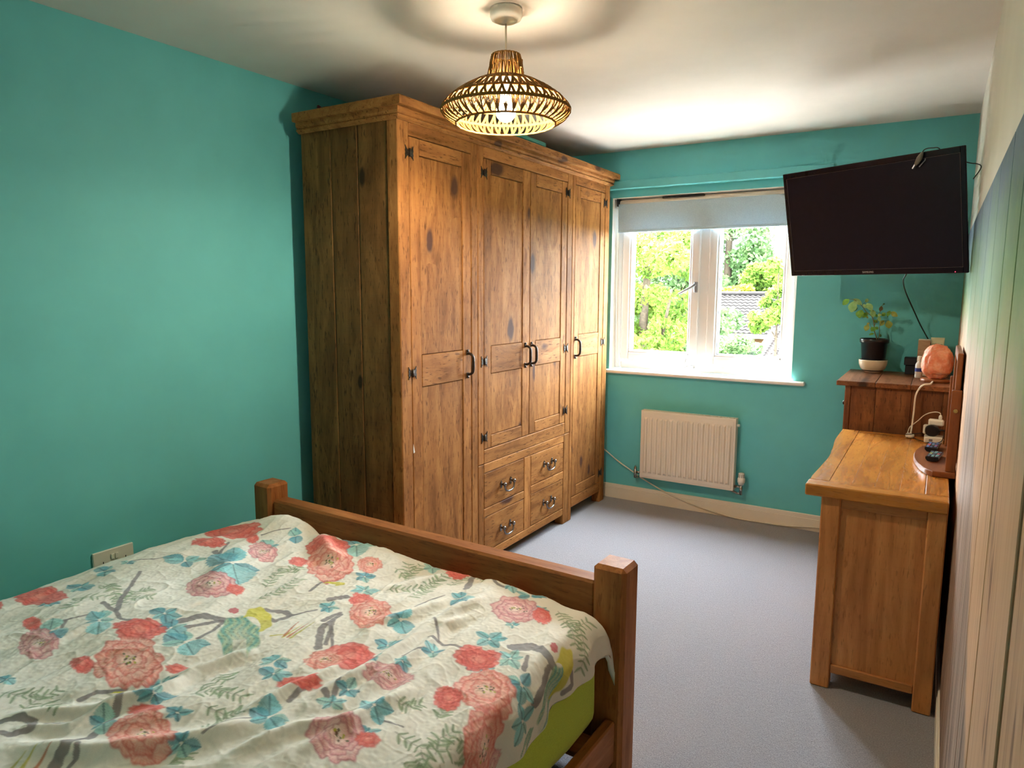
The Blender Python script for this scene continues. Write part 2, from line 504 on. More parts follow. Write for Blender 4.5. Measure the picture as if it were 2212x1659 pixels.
# ------------------------------------------------------------------ window
win = thing('window_1', (1.2485, 0.1, WZ0), 'white double casement window with sill', None, kind='structure')
del win['label']; win['label'] = 'white plastic casement window with two tall panes'
FY = 0.09          # front face of the fixed frame
m = MB().box(WX0 - 0.02, WX0 + 0.002, 0.0005, FY + 0.08, WZ0 - 0.03, WZ1 + 0.02, 0.0).box(WX1 - 0.002, WX1 + 0.02, 0.0005, FY + 0.08, WZ0 - 0.03, WZ1 + 0.02, 0.0).box(WX0, WX1, 0.0005, FY + 0.08, WZ1 - 0.002, WZ1 + 0.02, 0.0)
m.build('window_reveal', M_WHITE, win)
sl = MB().box(0.60, 1.938, -0.046, FY + 0.01, 0.9, 0.9251, 0.009)
sl.build('window_sill', M_WHITE, win)
f0, f1 = FY, FY + 0.07
fr = [(WX0, WX0 + 0.046, 0.925, 2.096), (WX1 - 0.046, WX1, 0.925, 2.096), (1.222, 1.296, 0.97, 2.05)]
for a in fr: MB().box(a[0], a[1], f0, f1, a[2], a[3], 0.006).build('frame_stile', M_UPVC, win)
MB().box(WX0 + 0.046, WX1 - 0.046, f0, f1, 0.925, 0.975, 0.006).build('frame_bottom', M_UPVC, win)
MB().box(WX0 + 0.046, WX1 - 0.046, f0, f1, 2.05, 2.096, 0.006).build('frame_head', M_UPVC, win)
def sash(x0, x1, z0, z1, w):
    s = MB()
    y0, y1 = FY - 0.018, FY + 0.05
    s.box(x0, x0 + w, y0, y1, z0, z1, 0.007).box(x1 - w, x1, y0, y1, z0, z1, 0.007)
    s.box(x0 + w - .002, x1 - w + .002, y0, y1, z0, z0 + w, 0.007).box(x0 + w - .002, x1 - w + .002, y0, y1, z1 - w, z1, 0.007)
    so = s.build('sash', M_UPVC, win)
    b = MB(); d = w - 0.004; e = w + 0.012
    b.box(x0 + d, x0 + e, y0 + 0.006, y1, z0 + d, z1 - d, 0.004).box(x1 - e, x1 - d, y0 + 0.006, y1, z0 + d, z1 - d, 0.004)
    b.box(x0 + d, x1 - d, y0 + 0.006, y1, z0 + d, z0 + e, 0.004).box(x0 + d, x1 - d, y0 + 0.006, y1, z1 - e, z1 - d, 0.004)
    b.build('glazing_bead', M_UPVC, so)
    g = MB(); h = e + 0.003
    g.box(x0 + e, x0 + h, y0 + 0.014, y1, z0 + e, z1 - e, 0).box(x1 - h, x1 - e, y0 + 0.014, y1, z0 + e, z1 - e, 0)
    g.box(x0 + e, x1 - e, y0 + 0.014, y1, z0 + e, z0 + h, 0).box(x0 + e, x1 - e, y0 + 0.014, y1, z1 - h, z1 - e, 0)
    g.build('gasket', M_GASKET, so)
    p = MB().box(x0 + e, x1 - e, y0 + 0.022, y0 + 0.026, z0 + e, z1 - e, 0)
    p.build('pane', M_GLASS, so)
    return so
sL = sash(0.692, 1.238, 0.985, 2.062, 0.058)
sR = sash(1.296, 1.83, 0.985, 2.062, 0.058)
hd = MB().box(1.208, 1.232, FY - 0.034, FY - 0.018, 1.46, 1.53, 0.004)
hd.tube([(1.222, FY - 0.038, 1.514), (1.18, FY - 0.048, 1.488), (1.112, FY - 0.048, 1.45)], [0.009, 0.008, 0.008], 8)
hd.build('window_handle', M_PLASTIC_G, sL)
st = MB().box(1.09, 1.17, FY - 0.05, FY - 0.03, 0.955, 0.97, 0.003).box(1.185, 1.228, FY - 0.052, FY - 0.028, 0.955, 0.972, 0.003).tube([(1.176, FY - .035, 1.05), (1.172, FY - .045, 1.0), (1.18, FY - .042, 0.96)], 0.006, 6)
st.box(1.10, 1.225, FY - 0.03, FY, 0.955, 0.965, 0.001)
st.build('restrictor', M_PLASTIC_G, win)

# roller blind -------------------------------------------------------------------------
def blind_mat():
    t = NT('blue_grey_blind_fabric'); v = t.coord()
    w = t.noise(t.scl(v, (1, 1, 1)), 260, 2)
    c = t.ramp(w, [(0.3, srgb(178, 204, 218)), (0.7, srgb(196, 220, 232))])
    t.set(col=c, rough=0.85, spec=0.2)
    tl = t.n('ShaderNodeBsdfTranslucent'); t.l(c, tl.inputs[0])
    mx = t.n('ShaderNodeMixShader'); mx.inputs[0].default_value = 0.09
    t.l(t.p.outputs[0], mx.inputs[1]); t.l(tl.outputs[0], mx.inputs[2]); t.l(mx.outputs[0], t.out.inputs[0])
    return t.m
M_BLIND = blind_mat()
bl = thing('roller_blind', (1.25, 0.045, 1.86), 'pale blue grey roller blind half drawn at the window top', 'blind')
m = MB().box(0.668, 1.83, 0.043, 0.046, 1.875, 2.058, 0.0008); m.build('blind_fabric', M_BLIND, bl)
m = MB().box(0.668, 1.83, 0.039, 0.049, 1.866, 1.884, 0.003); m.build('bottom_bar', M_BLIND, bl)
m = MB().tube([(0.672, 0.066, 2.066), (1.826, 0.066, 2.066)], 0.021, 16); m.build('roller_tube', M_PLASTIC_W, bl)
m = MB().box(0.655, 0.668, 0.04, 0.089, 2.044, 2.094, 0.002).tube([(0.668, 0.066, 2.066), (0.676, 0.066, 2.066)], 0.024, 14); m.build('bracket', M_GASKET, bl)
m = MB().box(1.83, 1.842, 0.04, 0.089, 2.044, 2.094, 0.002); m.build('bracket', M_GASKET, bl)
m = MB().box(0.98, 1.26, 0.036, 0.058, 2.078, 2.09, 0.002); m.build('roller_dark_slot', M_GASKET, bl)  # black strip put in for the dark gap above the roller
cp = [(0.662, 0.05, 2.05), (0.663, 0.05, 1.6), (0.666, 0.05, 1.25), (0.672, 0.05, 1.0), (0.684, 0.05, 0.965), (0.676, 0.058, 1.0), (0.668, 0.062, 1.6), (0.664, 0.066, 2.05)]
MB().tube(spline(cp, 8), 0.0022, 6).build('bead_cord', M_PLASTIC_W, bl)

# ------------------------------------------------------------------ radiator
ra = thing('radiator', (1.24, -0.07, 0.2), 'cream white panel radiator on the teal wall under the window', 'radiator')
RX0, RX1, RZ0, RZ1 = 0.928, 1.56, 0.202, 0.668
m = MB().box(RX0, RX1, -0.098, -0.09, RZ0, RZ1, 0.004)
m.box(RX0 + 0.014, RX1 - 0.014, -0.101, -0.096, RZ0 + 0.014, RZ1 - 0.014, 0.003)
NR = 17
for k in range(NR):
    xc = RX0 + 0.038 + (RX1 - RX0 - 0.076) * k / (NR - 1)
    z0, z1 = RZ0 + 0.036, RZ1 - 0.042
    a, b = 0.0135, 0.006
    V = [(xc - a, -0.1005, z0), (xc + a, -0.1005, z0), (xc + a, -0.1005, z1), (xc - a, -0.1005, z1),
         (xc - b, -0.112, z0 + 0.014), (xc + b, -0.112, z0 + 0.014), (xc + b, -0.112, z1 - 0.014), (xc - b, -0.112, z1 - 0.014)]
    m.add(V, [(0, 1, 5, 4), (1, 2, 6, 5), (2, 3, 7, 6), (3, 0, 4, 7), (4, 5, 6, 7)])
m.build('front_panel', M_RAD, ra)
MB().box(RX0 + 0.004, RX1 - 0.004, -0.09, -0.045, RZ0 + 0.01, RZ1 - 0.01, 0.003).build('convector', M_RAD, ra)
g = MB().box(RX0, RX1, -0.096, -0.09, RZ1 - 0.004, RZ1 + 0.002, 0.001).box(RX0, RX1, -0.052, -0.045, RZ1 - 0.004, RZ1 + 0.002, 0.001)
for k in range(52):
    x = RX0 + 0.012 + k * (RX1 - RX0 - 0.028) / 51
    g.box(x, x + 0.006, -0.09, -0.052, RZ1 - 0.006, RZ1 + 0.001, 0)
g.build('top_grille', M_RAD, ra, kind='stuff')
for a, b in ((RX0, RX0 + 0.008), (RX1 - 0.008, RX1)):
    MB().box(a, b, -0.097, -0.044, RZ0, RZ1 + 0.002, 0.002).build('side_panel', M_RAD, ra)
for xa in (RX0 + 0.06, RX1 - 0.1): MB().box(xa, xa + 0.04, -0.045, -0.0005, 0.25, 0.62, 0.001).build('wall_bracket', M_RAD, ra)
MB().tube([(RX1, -0.07, 0.625), (RX1 + 0.016, -0.07, 0.625)], 0.009, 10).build('bleed_plug', M_PLASTIC_W, ra)
v = MB().tube([(RX0 - 0.0, -0.07, 0.228), (RX0 - 0.04, -0.07, 0.228)], 0.0085, 10).tube([(RX0 - 0.042, -0.07, 0.188), (RX0 - 0.042, -0.07, 0.246)], 0.0105, 12)
v.lathe([(0.0, 0.012), (0.006, 0.01), (0.009, 0), (0.009, -0.012)], (RX0 - 0.042, -0.07, 0.258), 12).tube([(RX0 - 0.042, -0.07, 0.26), (RX0 - 0.042, -0.07, 0.276)], [0.005, 0.002], 8)
v.tube([(RX0 - 0.042, -0.07, 0.192), (RX0 - 0.03, -0.05, 0.188), (RX0 - 0.012, 0.0, 0.188)], 0.0075, 10)
v.build('lockshield_valve', M_CHROME, ra)
v = MB().tube([(RX1, -0.07, 0.228), (RX1 + 0.04, -0.07, 0.228)], 0.0085, 10).tube([(RX1 + 0.042, -0.07, 0.178), (RX1 + 0.042, -0.07, 0.246)], 0.0105, 12)
v.tube([(RX1 + 0.042, -0.07, 0.184), (RX1 + 0.02, -0.064, 0.184), (RX1 - 0.06, -0.03, 0.196), (RX1 - 0.1, 0.0, 0.2)], 0.0075, 10)
v.build('valve_body', M_CHROME, ra)
h = MB().lathe([(0.0, 0.245), (0.017, 0.245), (0.018, 0.256), (0.0225, 0.259), (0.0235, 0.272), (0.0235, 0.285), (0.019, 0.29), (0.019, 0.316), (0.0165, 0.321), (0, 0.322)], (RX1 + 0.042, -0.07, 0), 24)
tv = h.build('thermostat_head', M_PLASTIC_W, ra)
g = MB()
for k in range(10):
    a = 2 * math.pi * k / 10
    Mx = Matrix.Translation((RX1 + 0.042, -0.07, 0)) @ Matrix.Rotation(a, 4, 'Z')
    g.box(0.0175, 0.0196, -0.0022, 0.0022, 0.292, 0.315, 0, M=Mx)
g.build('head_slot', M_PLASTIC_G, tv)

# white cable draped behind the radiator valve down to the floor -------------------------
cpts = [(0.45, -0.03, 0.45), (0.627, -0.026, 0.349), (0.735, -0.026, 0.277), (0.853, -0.022, 0.211), (0.915, -0.02, 0.176), (1.073, -0.023, 0.109), (1.247, -0.024, 0.056), (1.4, -0.026, 0.027), (1.567, -0.03, 0.0065), (1.743, -0.03, 0.0065), (1.885, -0.026, 0.011), (2.05, -0.026, 0.03), (2.2, -0.03, 0.03)]
MB().tube(spline(cpts, 8), 0.0046, 8).build('cable', M_CABLE_W, label='white cable sagging along the skirting board below the radiator', cat='cable')

# ------------------------------------------------------------------ wardrobe
wd = thing('wardrobe', (0.38, -1.175, 0), 'large rustic brown pine wardrobe with four doors and four drawers', 'wardrobe')
XF = 0.665
pz, py_, px_ = wood('pine', 'z'), wood('pine', 'y'), wood('pine', 'x')
sz = wood('side', 'z')
def front(name, y0, y1, z0, z1, mat, parent=wd, x1=XF, th=0.03, bev=0.003, **kw):
    return MB().box(x1 - th, x1, y0, y1, z0, z1, bev).build(name, mat, parent, **kw)
# carcass set back from the front, three cabinets
cc = MB()
for (a, b, z0) in ((-2.245, -1.676, 0.075), (-1.668, -0.654, 0.06), (-0.646, -0.106, 0.075)):
    cc.box(0.105, XF - 0.034, a, b, z0, 2.165, 0.001)
cc.build('carcass', sz, wd)
# posts run down as feet
for (a, b, z0, z1) in ((-2.252, -2.181, 0, 2.17), (-1.726, -1.6725, 0, 2.17), (-1.671, -1.619, 0.583, 2.17), (-0.717, -0.651, 0.583, 2.17),
                       (-1.671, -1.619, 0, 0.581), (-0.728, -0.651, 0, 0.581), (-0.6495, -0.612, 0, 2.17), (-0.172, -0.10, 0, 2.17)):
    front('post', a, b, z0, z1, pz, th=0.06, bev=0.004)
for a, b in ((-2.252, -2.19), (-0.165, -0.10)):
    MB().box(0.093, 0.15, a, b, 0, 0.1, 0.003).build('foot', pz, wd)
for (a, b, z0, z1) in ((-2.181, -1.726, 2.108, 2.17), (-1.619, -0.717, 2.109, 2.17), (-0.612, -0.172, 2.11, 2.17),
                       (-2.181, -1.726, 0.08, 0.145), (-0.612, -0.172, 0.08, 0.145),
                       (-1.619, -0.717, 0.583, 0.655), (-1.619, -0.728, 0.533, 0.581), (-1.619, -0.728, 0.062, 0.106),
                       (-1.619, -1.21, 0.2965, 0.341), (-1.136, -0.728, 0.2985, 0.3475)):
    front('rail', a, b, z0, z1, py_, bev=0.003)
front('drawer_divider', -1.21, -1.136, 0.106, 0.533, pz)
# plank sides
for a, b in ((0.093, 0.278), (0.282, 0.4365), (0.4405, 0.6045)):
    MB().box(a, b, -2.2475, -2.23, 0.075, 2.17, 0.005).build('side_plank', sz, wd)
for a, b in ((0.093, 0.278), (0.282, 0.4365), (0.4405, 0.6045)):
    MB().box(a, b, -0.122, -0.1045, 0.075, 2.17, 0.0025).build('side_plank', sz, wd)
# cornice
prof = [(-0.002, 2.160), (0.006, 2.160), (0.010, 2.164), (0.014, 2.166), (0.018, 2.170), (0.019, 2.175), (0.015, 2.179), (0.013, 2.180), (0.018, 2.184), (0.022, 2.192), (0.022, 2.203), (0.022, 2.2055), (0.046, 2.2056), (0.049, 2.208), (0.050, 2.212), (0.050, 2.238), (0.046, 2.2425), (-0.3, 2.243)]
V, Fs = [], []
for (o, z) in prof:
    o2 = o if o > -0.1 else -0.2
    V += [(0.093, -2.252 - min(o2, 0.042) if o2 > -0.1 else -2.0, z), (XF + (o2 if o2 > -0.1 else -0.2), -2.252 - min(o2, 0.042) if o2 > -0.1 else -2.0, z), (XF + (o2 if o2 > -0.1 else -0.2), -0.10 + min(o2, 0.048) if o2 > -0.1 else -0.35, z), (0.093, -0.10 + min(o2, 0.048) if o2 > -0.1 else -0.35, z)]
for i in range(len(prof) - 1):
    for k in range(4):
        k2 = (k + 1) % 4
        Fs.append((i * 4 + k, i * 4 + k2, (i + 1) * 4 + k2, (i + 1) * 4 + k))
n_ = len(prof) - 1
Fs.append((n_ * 4, n_ * 4 + 1, n_ * 4 + 2, n_ * 4 + 3))
MB().add(V, Fs).build('cornice', py_, wd)

# doors
def hinge_mesh():
    h = MB()
    half = [(0.003, -0.011), (0.010, -0.0115), (0.017, -0.017), (0.0265, -0.0285), (0.0245, -0.016), (0.0268, -0.008), (0.0235, 0.0), (0.0268, 0.008), (0.0245, 0.016), (0.0265, 0.0285), (0.017, 0.017), (0.010, 0.0115), (0.003, 0.011)]
    for sgn in (-1, 1):
        poly = [(sgn * p[0], p[1]) for p in half]
        # poly in (y,z), extruded along x
        Mx = Matrix(((0, 0, 1, 0), (1, 0, 0, 0), (0, 1, 0, 0), (0, 0, 0, 1)))
        h.prism(poly if sgn > 0 else poly[::-1], 0.0, 0.003, M=Mx)
        for (a, b) in ((0.02, 0.016), (0.02, -0.016), (0.009, 0.0)):
            h.lathe([(0.0026, 0.0), (0.0022, 0.0012), (0, 0.0016)], (0, 0, 0), 8, M=Matrix.Translation((0.003, sgn * a, b)) @ Matrix.Rotation(math.pi / 2, 4, 'Y'))
    h.tube([(0.005, 0, -0.017), (0.005, 0, 0.017)], 0.0045, 8)
    return h
HM = hinge_mesh()
def pull_mesh():
    h = MB()
    for z in (-0.056, 0.056):
        h.box(0, 0.004, -0.010, 0.010, z - 0.013, z + 0.013, 0.002)
        h.lathe([(0.007, 0), (0.006, 0.003), (0, 0.0045)], (0, 0, 0), 10, M=Matrix.Translation((0.004, 0, z + math.copysign(0.008, z))) @ Matrix.Rotation(math.pi / 2, 4, 'Y'))
    h.tube(spline([(0.0, 0, -0.05), (0.018, 0.0, -0.049), (0.033, 0.0, -0.036), (0.036, 0, 0.0), (0.033, 0, 0.036), (0.018, 0, 0.049), (0.0, 0, 0.05)], 6), [0.0065] * 12 + [0.0075] * 13 + [0.0065] * 12, 8)
    return h
PM = pull_mesh()
first = {}
def place(kind, name, mat, parent, x, y, z):
    if kind not in first:
        o = {'h': HM, 'p': PM, 'd': None}[kind].build(name, mat, parent, world=False)
        first[kind] = o
    else:
        o = first[kind].copy(); COL.objects.link(o); o.parent = parent
    off = ORG[wd.name]
    o.location = (x - off[0], y - off[1], z - off[2])
    return o
def door(y0, y1, iy0, iy1, z0, z1, mids, hinge_y, hz, pull_y):
    xd = XF - 0.0015
    d = MB().box(xd - 0.03, xd - 0.013, y0 + 0.002, y1 - 0.002, z0 + 0.002, z1 - 0.002, 0.001).build('door', pz, wd)
    for a, b in ((y0, iy0), (iy1, y1)):
        MB().box(xd - 0.022, xd, a + 0.0012, b - 0.001, z0 + 0.001, z1 - 0.001, 0.0025).build('stile', pz, d)
    rails = [(z0, z0 + 0.067)] + mids + [(z1 - 0.07, z1)]
    for a, b in rails:
        MB().box(xd - 0.022, xd, iy0 + 0.001, iy1 - 0.001, a + 0.001, b - 0.001, 0.0025).build('door_rail', py_, d)
    for (a, b) in zip(rails[:-1], rails[1:]):
        MB().box(xd - 0.022, xd - 0.004, iy0 + 0.0014, iy1 - 0.0014, a[1] + 0.0014, b[0] - 0.0014, 0.002).build('panel', pz, d)
    for z in hz: place('h', 'hinge', M_IRON, d, XF, hinge_y, z)
    place('p', 'door_handle', M_IRON, d, xd, pull_y, 1.114)
    return d
door(-2.179, -1.728, -2.109, -1.797, 0.147, 2.106, [(1.04, 1.183)], -2.18, (2.038, 1.11, 0.21), -1.762)
door(-1.617, -1.1605, -1.551, -1.238, 0.657, 2.107, [(1.045, 1.187)], -1.618, (2.036, 1.113, 0.722), -1.207)
door(-1.1585, -0.719, -1.093, -0.788, 0.657, 2.107, [(1.045, 1.187)], -0.718, (2.045, 1.12, 0.733), -1.140)
door(-0.610, -0.174, -0.545, -0.242, 0.147, 2.108, [(1.053, 1.194)], -0.173, (2.042, 1.127, 0.215), -0.586)
# drawers with swan neck handles
def bail_mesh():
    h = MB()
    oval = [(0.009 * math.cos(2 * math.pi * k / 16), 0.021 * math.sin(2 * math.pi * k / 16)) for k in range(16)]
    Mx = Matrix(((0, 0, 1, 0), (1, 0, 0, 0), (0, 1, 0, 0), (0, 0, 0, 1)))
    for y in (-0.048, 0.048):
        h.prism([(p[0] + y, p[1]) for p in oval], 0.0, 0.004, M=Mx, bev=0.0015)
        T = Matrix.Translation((0.0, y, 0.002)) @ Matrix.Rotation(math.pi / 2, 4, 'Y')
        h.lathe([(0.007, 0.003), (0.0055, 0.010), (0.006, 0.013), (0.0095, 0.017), (0.0115, 0.023), (0.0105, 0.029), (0.006, 0.033), (0, 0.0345)], (0, 0, 0), 14, M=T)
    pts = spline([(0.022, -0.048, 0.0), (0.024, -0.047, -0.015), (0.026, -0.038, -0.031), (0.027, -0.02, -0.039), (0.027, 0.0, -0.041), (0.027, 0.02, -0.039), (0.026, 0.038, -0.031), (0.024, 0.047, -0.015), (0.022, 0.048, 0.0)], 5)
    h.tube(pts, 0.0048, 8)
    return h
first_bail = None
for (y0, y1, z0, z1, hy, hz_) in ((-1.617, -1.212, 0.343, 0.531, -1.405, 0.437), (-1.617, -1.212, 0.108, 0.2945, -1.41, 0.197),
                                  (-1.134, -0.730, 0.3495, 0.531, -0.931, 0.447), (-1.134, -0.730, 0.108, 0.2965, -0.934, 0.212)):
    dr = MB().box(XF - 0.028, XF - 0.001, y0, y1, z0, z1, 0.004).build('drawer', py_, wd)
    if first_bail is None:
        o = bail_mesh().build('drawer_handle', M_STEEL, dr, world=False); first_bail = o
    else:
        o = first_bail.copy(); COL.objects.link(o); o.parent = dr
    off = ORG[wd.name]; o.location = (XF - 0.001 - off[0], hy - off[1], hz_ - off[2])
# worn white chip on the first door edge
MB().add([(XF + 0.0004, -2.1795, 0.795), (XF + 0.0004, -2.1695, 0.755), (XF + 0.0004, -2.1795, 0.752), (XF - 0.003, -2.1795, 0.77)], [(0, 1, 2), (0, 3, 1), (1, 3, 2), (0, 2, 3)]).build('paint_chip', M_PLASTIC_W, wd)

# things on the wardrobe
fd = MB().box(0.36, 0.52, -1.06, -0.74, 2.2435, 2.33, 0.012).box(0.355, 0.525, -1.065, -0.735, 2.318, 2.345, 0.006)
fd.build('storage_box', plain('teal_card', srgb(70, 160, 146), 0.5), label='flat teal box lying on top of the wardrobe', cat='box')
bgm = MB()
bgm.lathe([(0, -0.02), (0.05, -0.018), (0.07, 0.0), (0.06, 0.018), (0.03, 0.026), (0, 0.028)], (0.185, -2.13, 2.2635), 20, fn=lambda p: Vector((p.x * (1.0 + 0.15 * math.sin(9 * p.y * 10)), p.y * 1.0, p.z * 1.0)))
bgm.lathe([(0.014, 0.0), (0.012, 0.02), (0.004, 0.034), (0, 0.036)], (0, 0, 0), 10, M=Matrix.Translation((0.14, -2.165, 2.27)) @ Matrix.Rotation(-0.5, 4, 'Y'))
bgm.build('cloth_bundle', plain('maroon_cloth', srgb(74, 26, 46), 0.9, nscale=60), label='small dark maroon cloth bundle on top of the wardrobe', cat='cloth')

# ------------------------------------------------------------------ bed frame
B0 = Vector((1.0715, -2.6715, 0)); BA = -0.0263
bed = thing('bed', B0, 'chunky brown pine bed frame with square footboard posts', 'bed', rz=BA)
bz, bx_, by_ = wood('bed', 'z'), wood('bed', 'x'), wood('bed', 'y')
L = dict(world=False)
for s in (-1, 1):
    MB().box(s * 0.779 - 0.0515, s * 0.779 + 0.0515, -0.0515, 0.0515, 0, 0.681, 0.012).build('bed_post', bz, bed, **L)
    MB().box(s * 0.779 - 0.0515, s * 0.779 + 0.0515, -2.16, -2.057, 0, 1.0, 0.012).build('bed_post', bz, bed, **L)
    MB().box(s * 0.795 - 0.016, s * 0.795 + 0.016, -2.057, -0.0515, 0.085, 0.215, 0.005).build('side_rail', by_, bed, **L)
MB().box(-0.7275, 0.7275, -0.034, 0.034, 0.49, 0.619, 0.008).build('foot_rail', bx_, bed, **L)
MB().box(-0.7275, 0.7275, -0.02, 0.02, 0.03, 0.2, 0.006).build('foot_rail', bx_, bed, **L)
for k in range(10):
    MB().box(-0.7275 + 0.1455 * k, -0.7275 + 0.1455 * (k + 1) - 0.001, -0.012, 0.012, 0.2, 0.49, 0.002).build('foot_blocker_board', bz, bed, **L)  # unseen boards added to block window light from under the bed
MB().box(-0.7275, 0.7275, -2.13, -2.08, 0.8, 0.94, 0.008).build('head_rail', bx_, bed, **L)
MB().box(-0.7275, 0.7275, -2.13, -2.09, 0.2, 0.36, 0.008).build('head_rail', bx_, bed, **L)
slat = None
for k in range(11):
    y = -0.16 - 0.185 * k
    if slat is None:
        slat = MB().box(-0.778, 0.778, -0.045, 0.045, 0.17, 0.189, 0.002).build('slat', bx_, bed, **L); o = slat
    else:
        o = slat.copy(); COL.objects.link(o); o.parent = bed
    o.location = (0, y, 0)

# mattress in a lime fitted sheet
def cloth_mat(name, a, b, scale=300):
    t = NT(name); v = t.coord()
    w = t.noise(v, scale, 3); big = t.noise(v, 5, 3)
    c = t.mix(t.rng(big, 0.35, 0.7, 0, 0.5), t.ramp(w, [(0.3, a), (0.7, b)]), a)
    t.set(col=c, rough=0.85, spec=0.2, sheen=0.25); t.bump(w, 0.1, 0.0005)
    return t.m
M_LIME = cloth_mat('lime_cotton', srgb(172, 190, 44), srgb(196, 212, 62))
def rounded_block(name, x0, x1, y0, y1, z0, z1, bev, mat, cuts, disp, label, cat):
    bm = bmesh.new()
    bmesh.ops.create_cube(bm, size=1)
    for v in bm.verts:
        v.co = Vector(((x0 + x1) / 2 + v.co.x * (x1 - x0), (y0 + y1) / 2 + v.co.y * (y1 - y0), (z0 + z1) / 2 + v.co.z * (z1 - z0)))
    bmesh.ops.bevel(bm, geom=list(bm.edges), offset=bev, segments=5, affect='EDGES', profile=0.5)
    bmesh.ops.subdivide_edges(bm, edges=[e for e in bm.edges if e.calc_length() > 0.09], cuts=cuts, use_grid_fill=True)
    bm.normal_update()
    from mathutils import noise as mn
    for v in bm.verts:
        n = mn.noise(Vector((v.co.x * 3, v.co.y * 5, v.co.z * 4))) + 0.6 * mn.noise(Vector((v.co.x * 9, v.co.y * 16, v.co.z * 3)))
        v.co += v.normal * n * disp
    me = bpy.data.meshes.new(name); bm.to_mesh(me); bm.free()
    me.polygons.foreach_set('use_smooth', [True] * len(me.polygons)); me.materials.append(mat)
    o = bpy.data.objects.new(name, me); COL.objects.link(o)
    tag(o, label, cat); ORG[o.name] = Vector()
    return o
mt = rounded_block('mattress', -0.765, 0.767, -2.03, -0.058, 0.192, 0.505, 0.06, M_LIME, 14, 0.006, 'mattress in a lime green fitted sheet on the pine bed', 'mattress')
mt.location = B0; mt.rotation_euler = (0, 0, BA)

# ------------------------------------------------------------------ duvet
def lat(ix, iy, seed):
    h = (ix * 374761393 + iy * 668265263 + seed * 974634777) & 0xFFFFFFFF
    h = ((h ^ (h >> 13)) * 1274126177) & 0xFFFFFFFF
    return ((h ^ (h >> 16)) & 0xFFFF) / 65535.0
def vn(x, y, seed=0):
    xi = np.floor(x).astype(np.int64); yi = np.floor(y).astype(np.int64)
    fx = x - xi; fy = y - yi
    fx = fx * fx * fx * (fx * (fx * 6 - 15) + 10); fy = fy * fy * fy * (fy * (fy * 6 - 15) + 10)
    a = lat(xi, yi, seed); b = lat(xi + 1, yi, seed); c = lat(xi, yi + 1, seed); d = lat(xi + 1, yi + 1, seed)
    return (a + (b - a) * fx + (c - a) * fy + (a - b - c + d) * fx * fy) * 2 - 1

FL=[(1,[-0.182,-0.889,0.06,0.04,-0.054,0.03]),(0,[-0.056,-0.984,0.07,0.046,-0.114,0.061]),(1,[-0.141,-1.052,0.025,0.016,-0.039,0.018]),(1,[0.175,-1.072,0.032,0.021,-0.024,0.013]),(0,[0.252,-1.124,0.057,0.038,-0.074,0.041]),(1,[-0.245,-0.176,0.064,0.042,-0.066,0.06]),(0,[-0.128,-0.281,0.068,0.045,-0.115,0.105]),(1,[-0.228,-0.327,0.025,0.017,-0.039,0.033]),(1,[0.155,-0.417,0.029,0.019,-0.035,0.036]),(0,[0.246,-0.473,0.05,0.033,-0.071,0.072]),(1,[0.38,-0.677,0.054,0.035,-0.048,0.046]),(0,[0.343,-0.724,0.041,0.027,-0.037,0.033]),(1,[0.634,-0.493,0.049,0.033,-0.031,0.042]),(0,[0.722,-0.587,0.06,0.04,-0.046,0.065]),(0,[0.82,-0.693,0.052,0.034,-0.052,0.076]),(1,[0.675,-0.663,0.028,0.018,-0.028,0.036]),(2,[-0.283,-0.61,0.065,0.044,-0.09,0.061]),(1,[-0.202,-0.585,0.022,0.015,-0.035,0.025]),(1,[-0.655,-0.926,0.069,0.046,-0.08,0.034]),(1,[-0.623,-0.395,0.053,0.035,-0.047,0.032]),(1,[-0.667,-0.266,0.09,0.06,-0.078,0.055]),(1,[-0.464,-1.024,0.022,0.014,-0.041,0.017]),(2,[-0.337,-1.063,0.044,0.029,-0.079,0.034]),(1,[-0.525,-0.285,0.02,0.013,-0.036,0.027]),(2,[-0.401,-0.336,0.044,0.03,-0.064,0.049]),(2,[0.569,-0.221,0.056,0.037,-0.043,0.067]),(1,[0.647,-0.202,0.023,0.015,-0.023,0.039]),(1,[0.212,-0.06,0.032,0.021,-0.026,0.033]),(1,[0.274,-0.103,0.034,0.023,-0.034,0.044]),(0,[0.001,-0.225,0.034,0.023,-0.044,0.044]),(2,[0.588,-0.912,0.049,0.032,-0.054,0.051]),(1,[0.641,-0.881,0.022,0.014,-0.02,0.02]),(2,[0.521,-0.692,0.047,0.031,-0.028,0.03]),(1,[0.377,-0.828,0.043,0.028,-0.025,0.021]),(2,[0.885,-0.666,0.015,0.01,-0.022,0.037]),(1,[-0.678,-1.025,0.015,0.01,-0.048,0.018]),(1,[0.069,-0.935,0.026,0.017,-0.02,0.012]),(1,[0.471,-0.053,0.026,0.017,-0.017,0.026])]
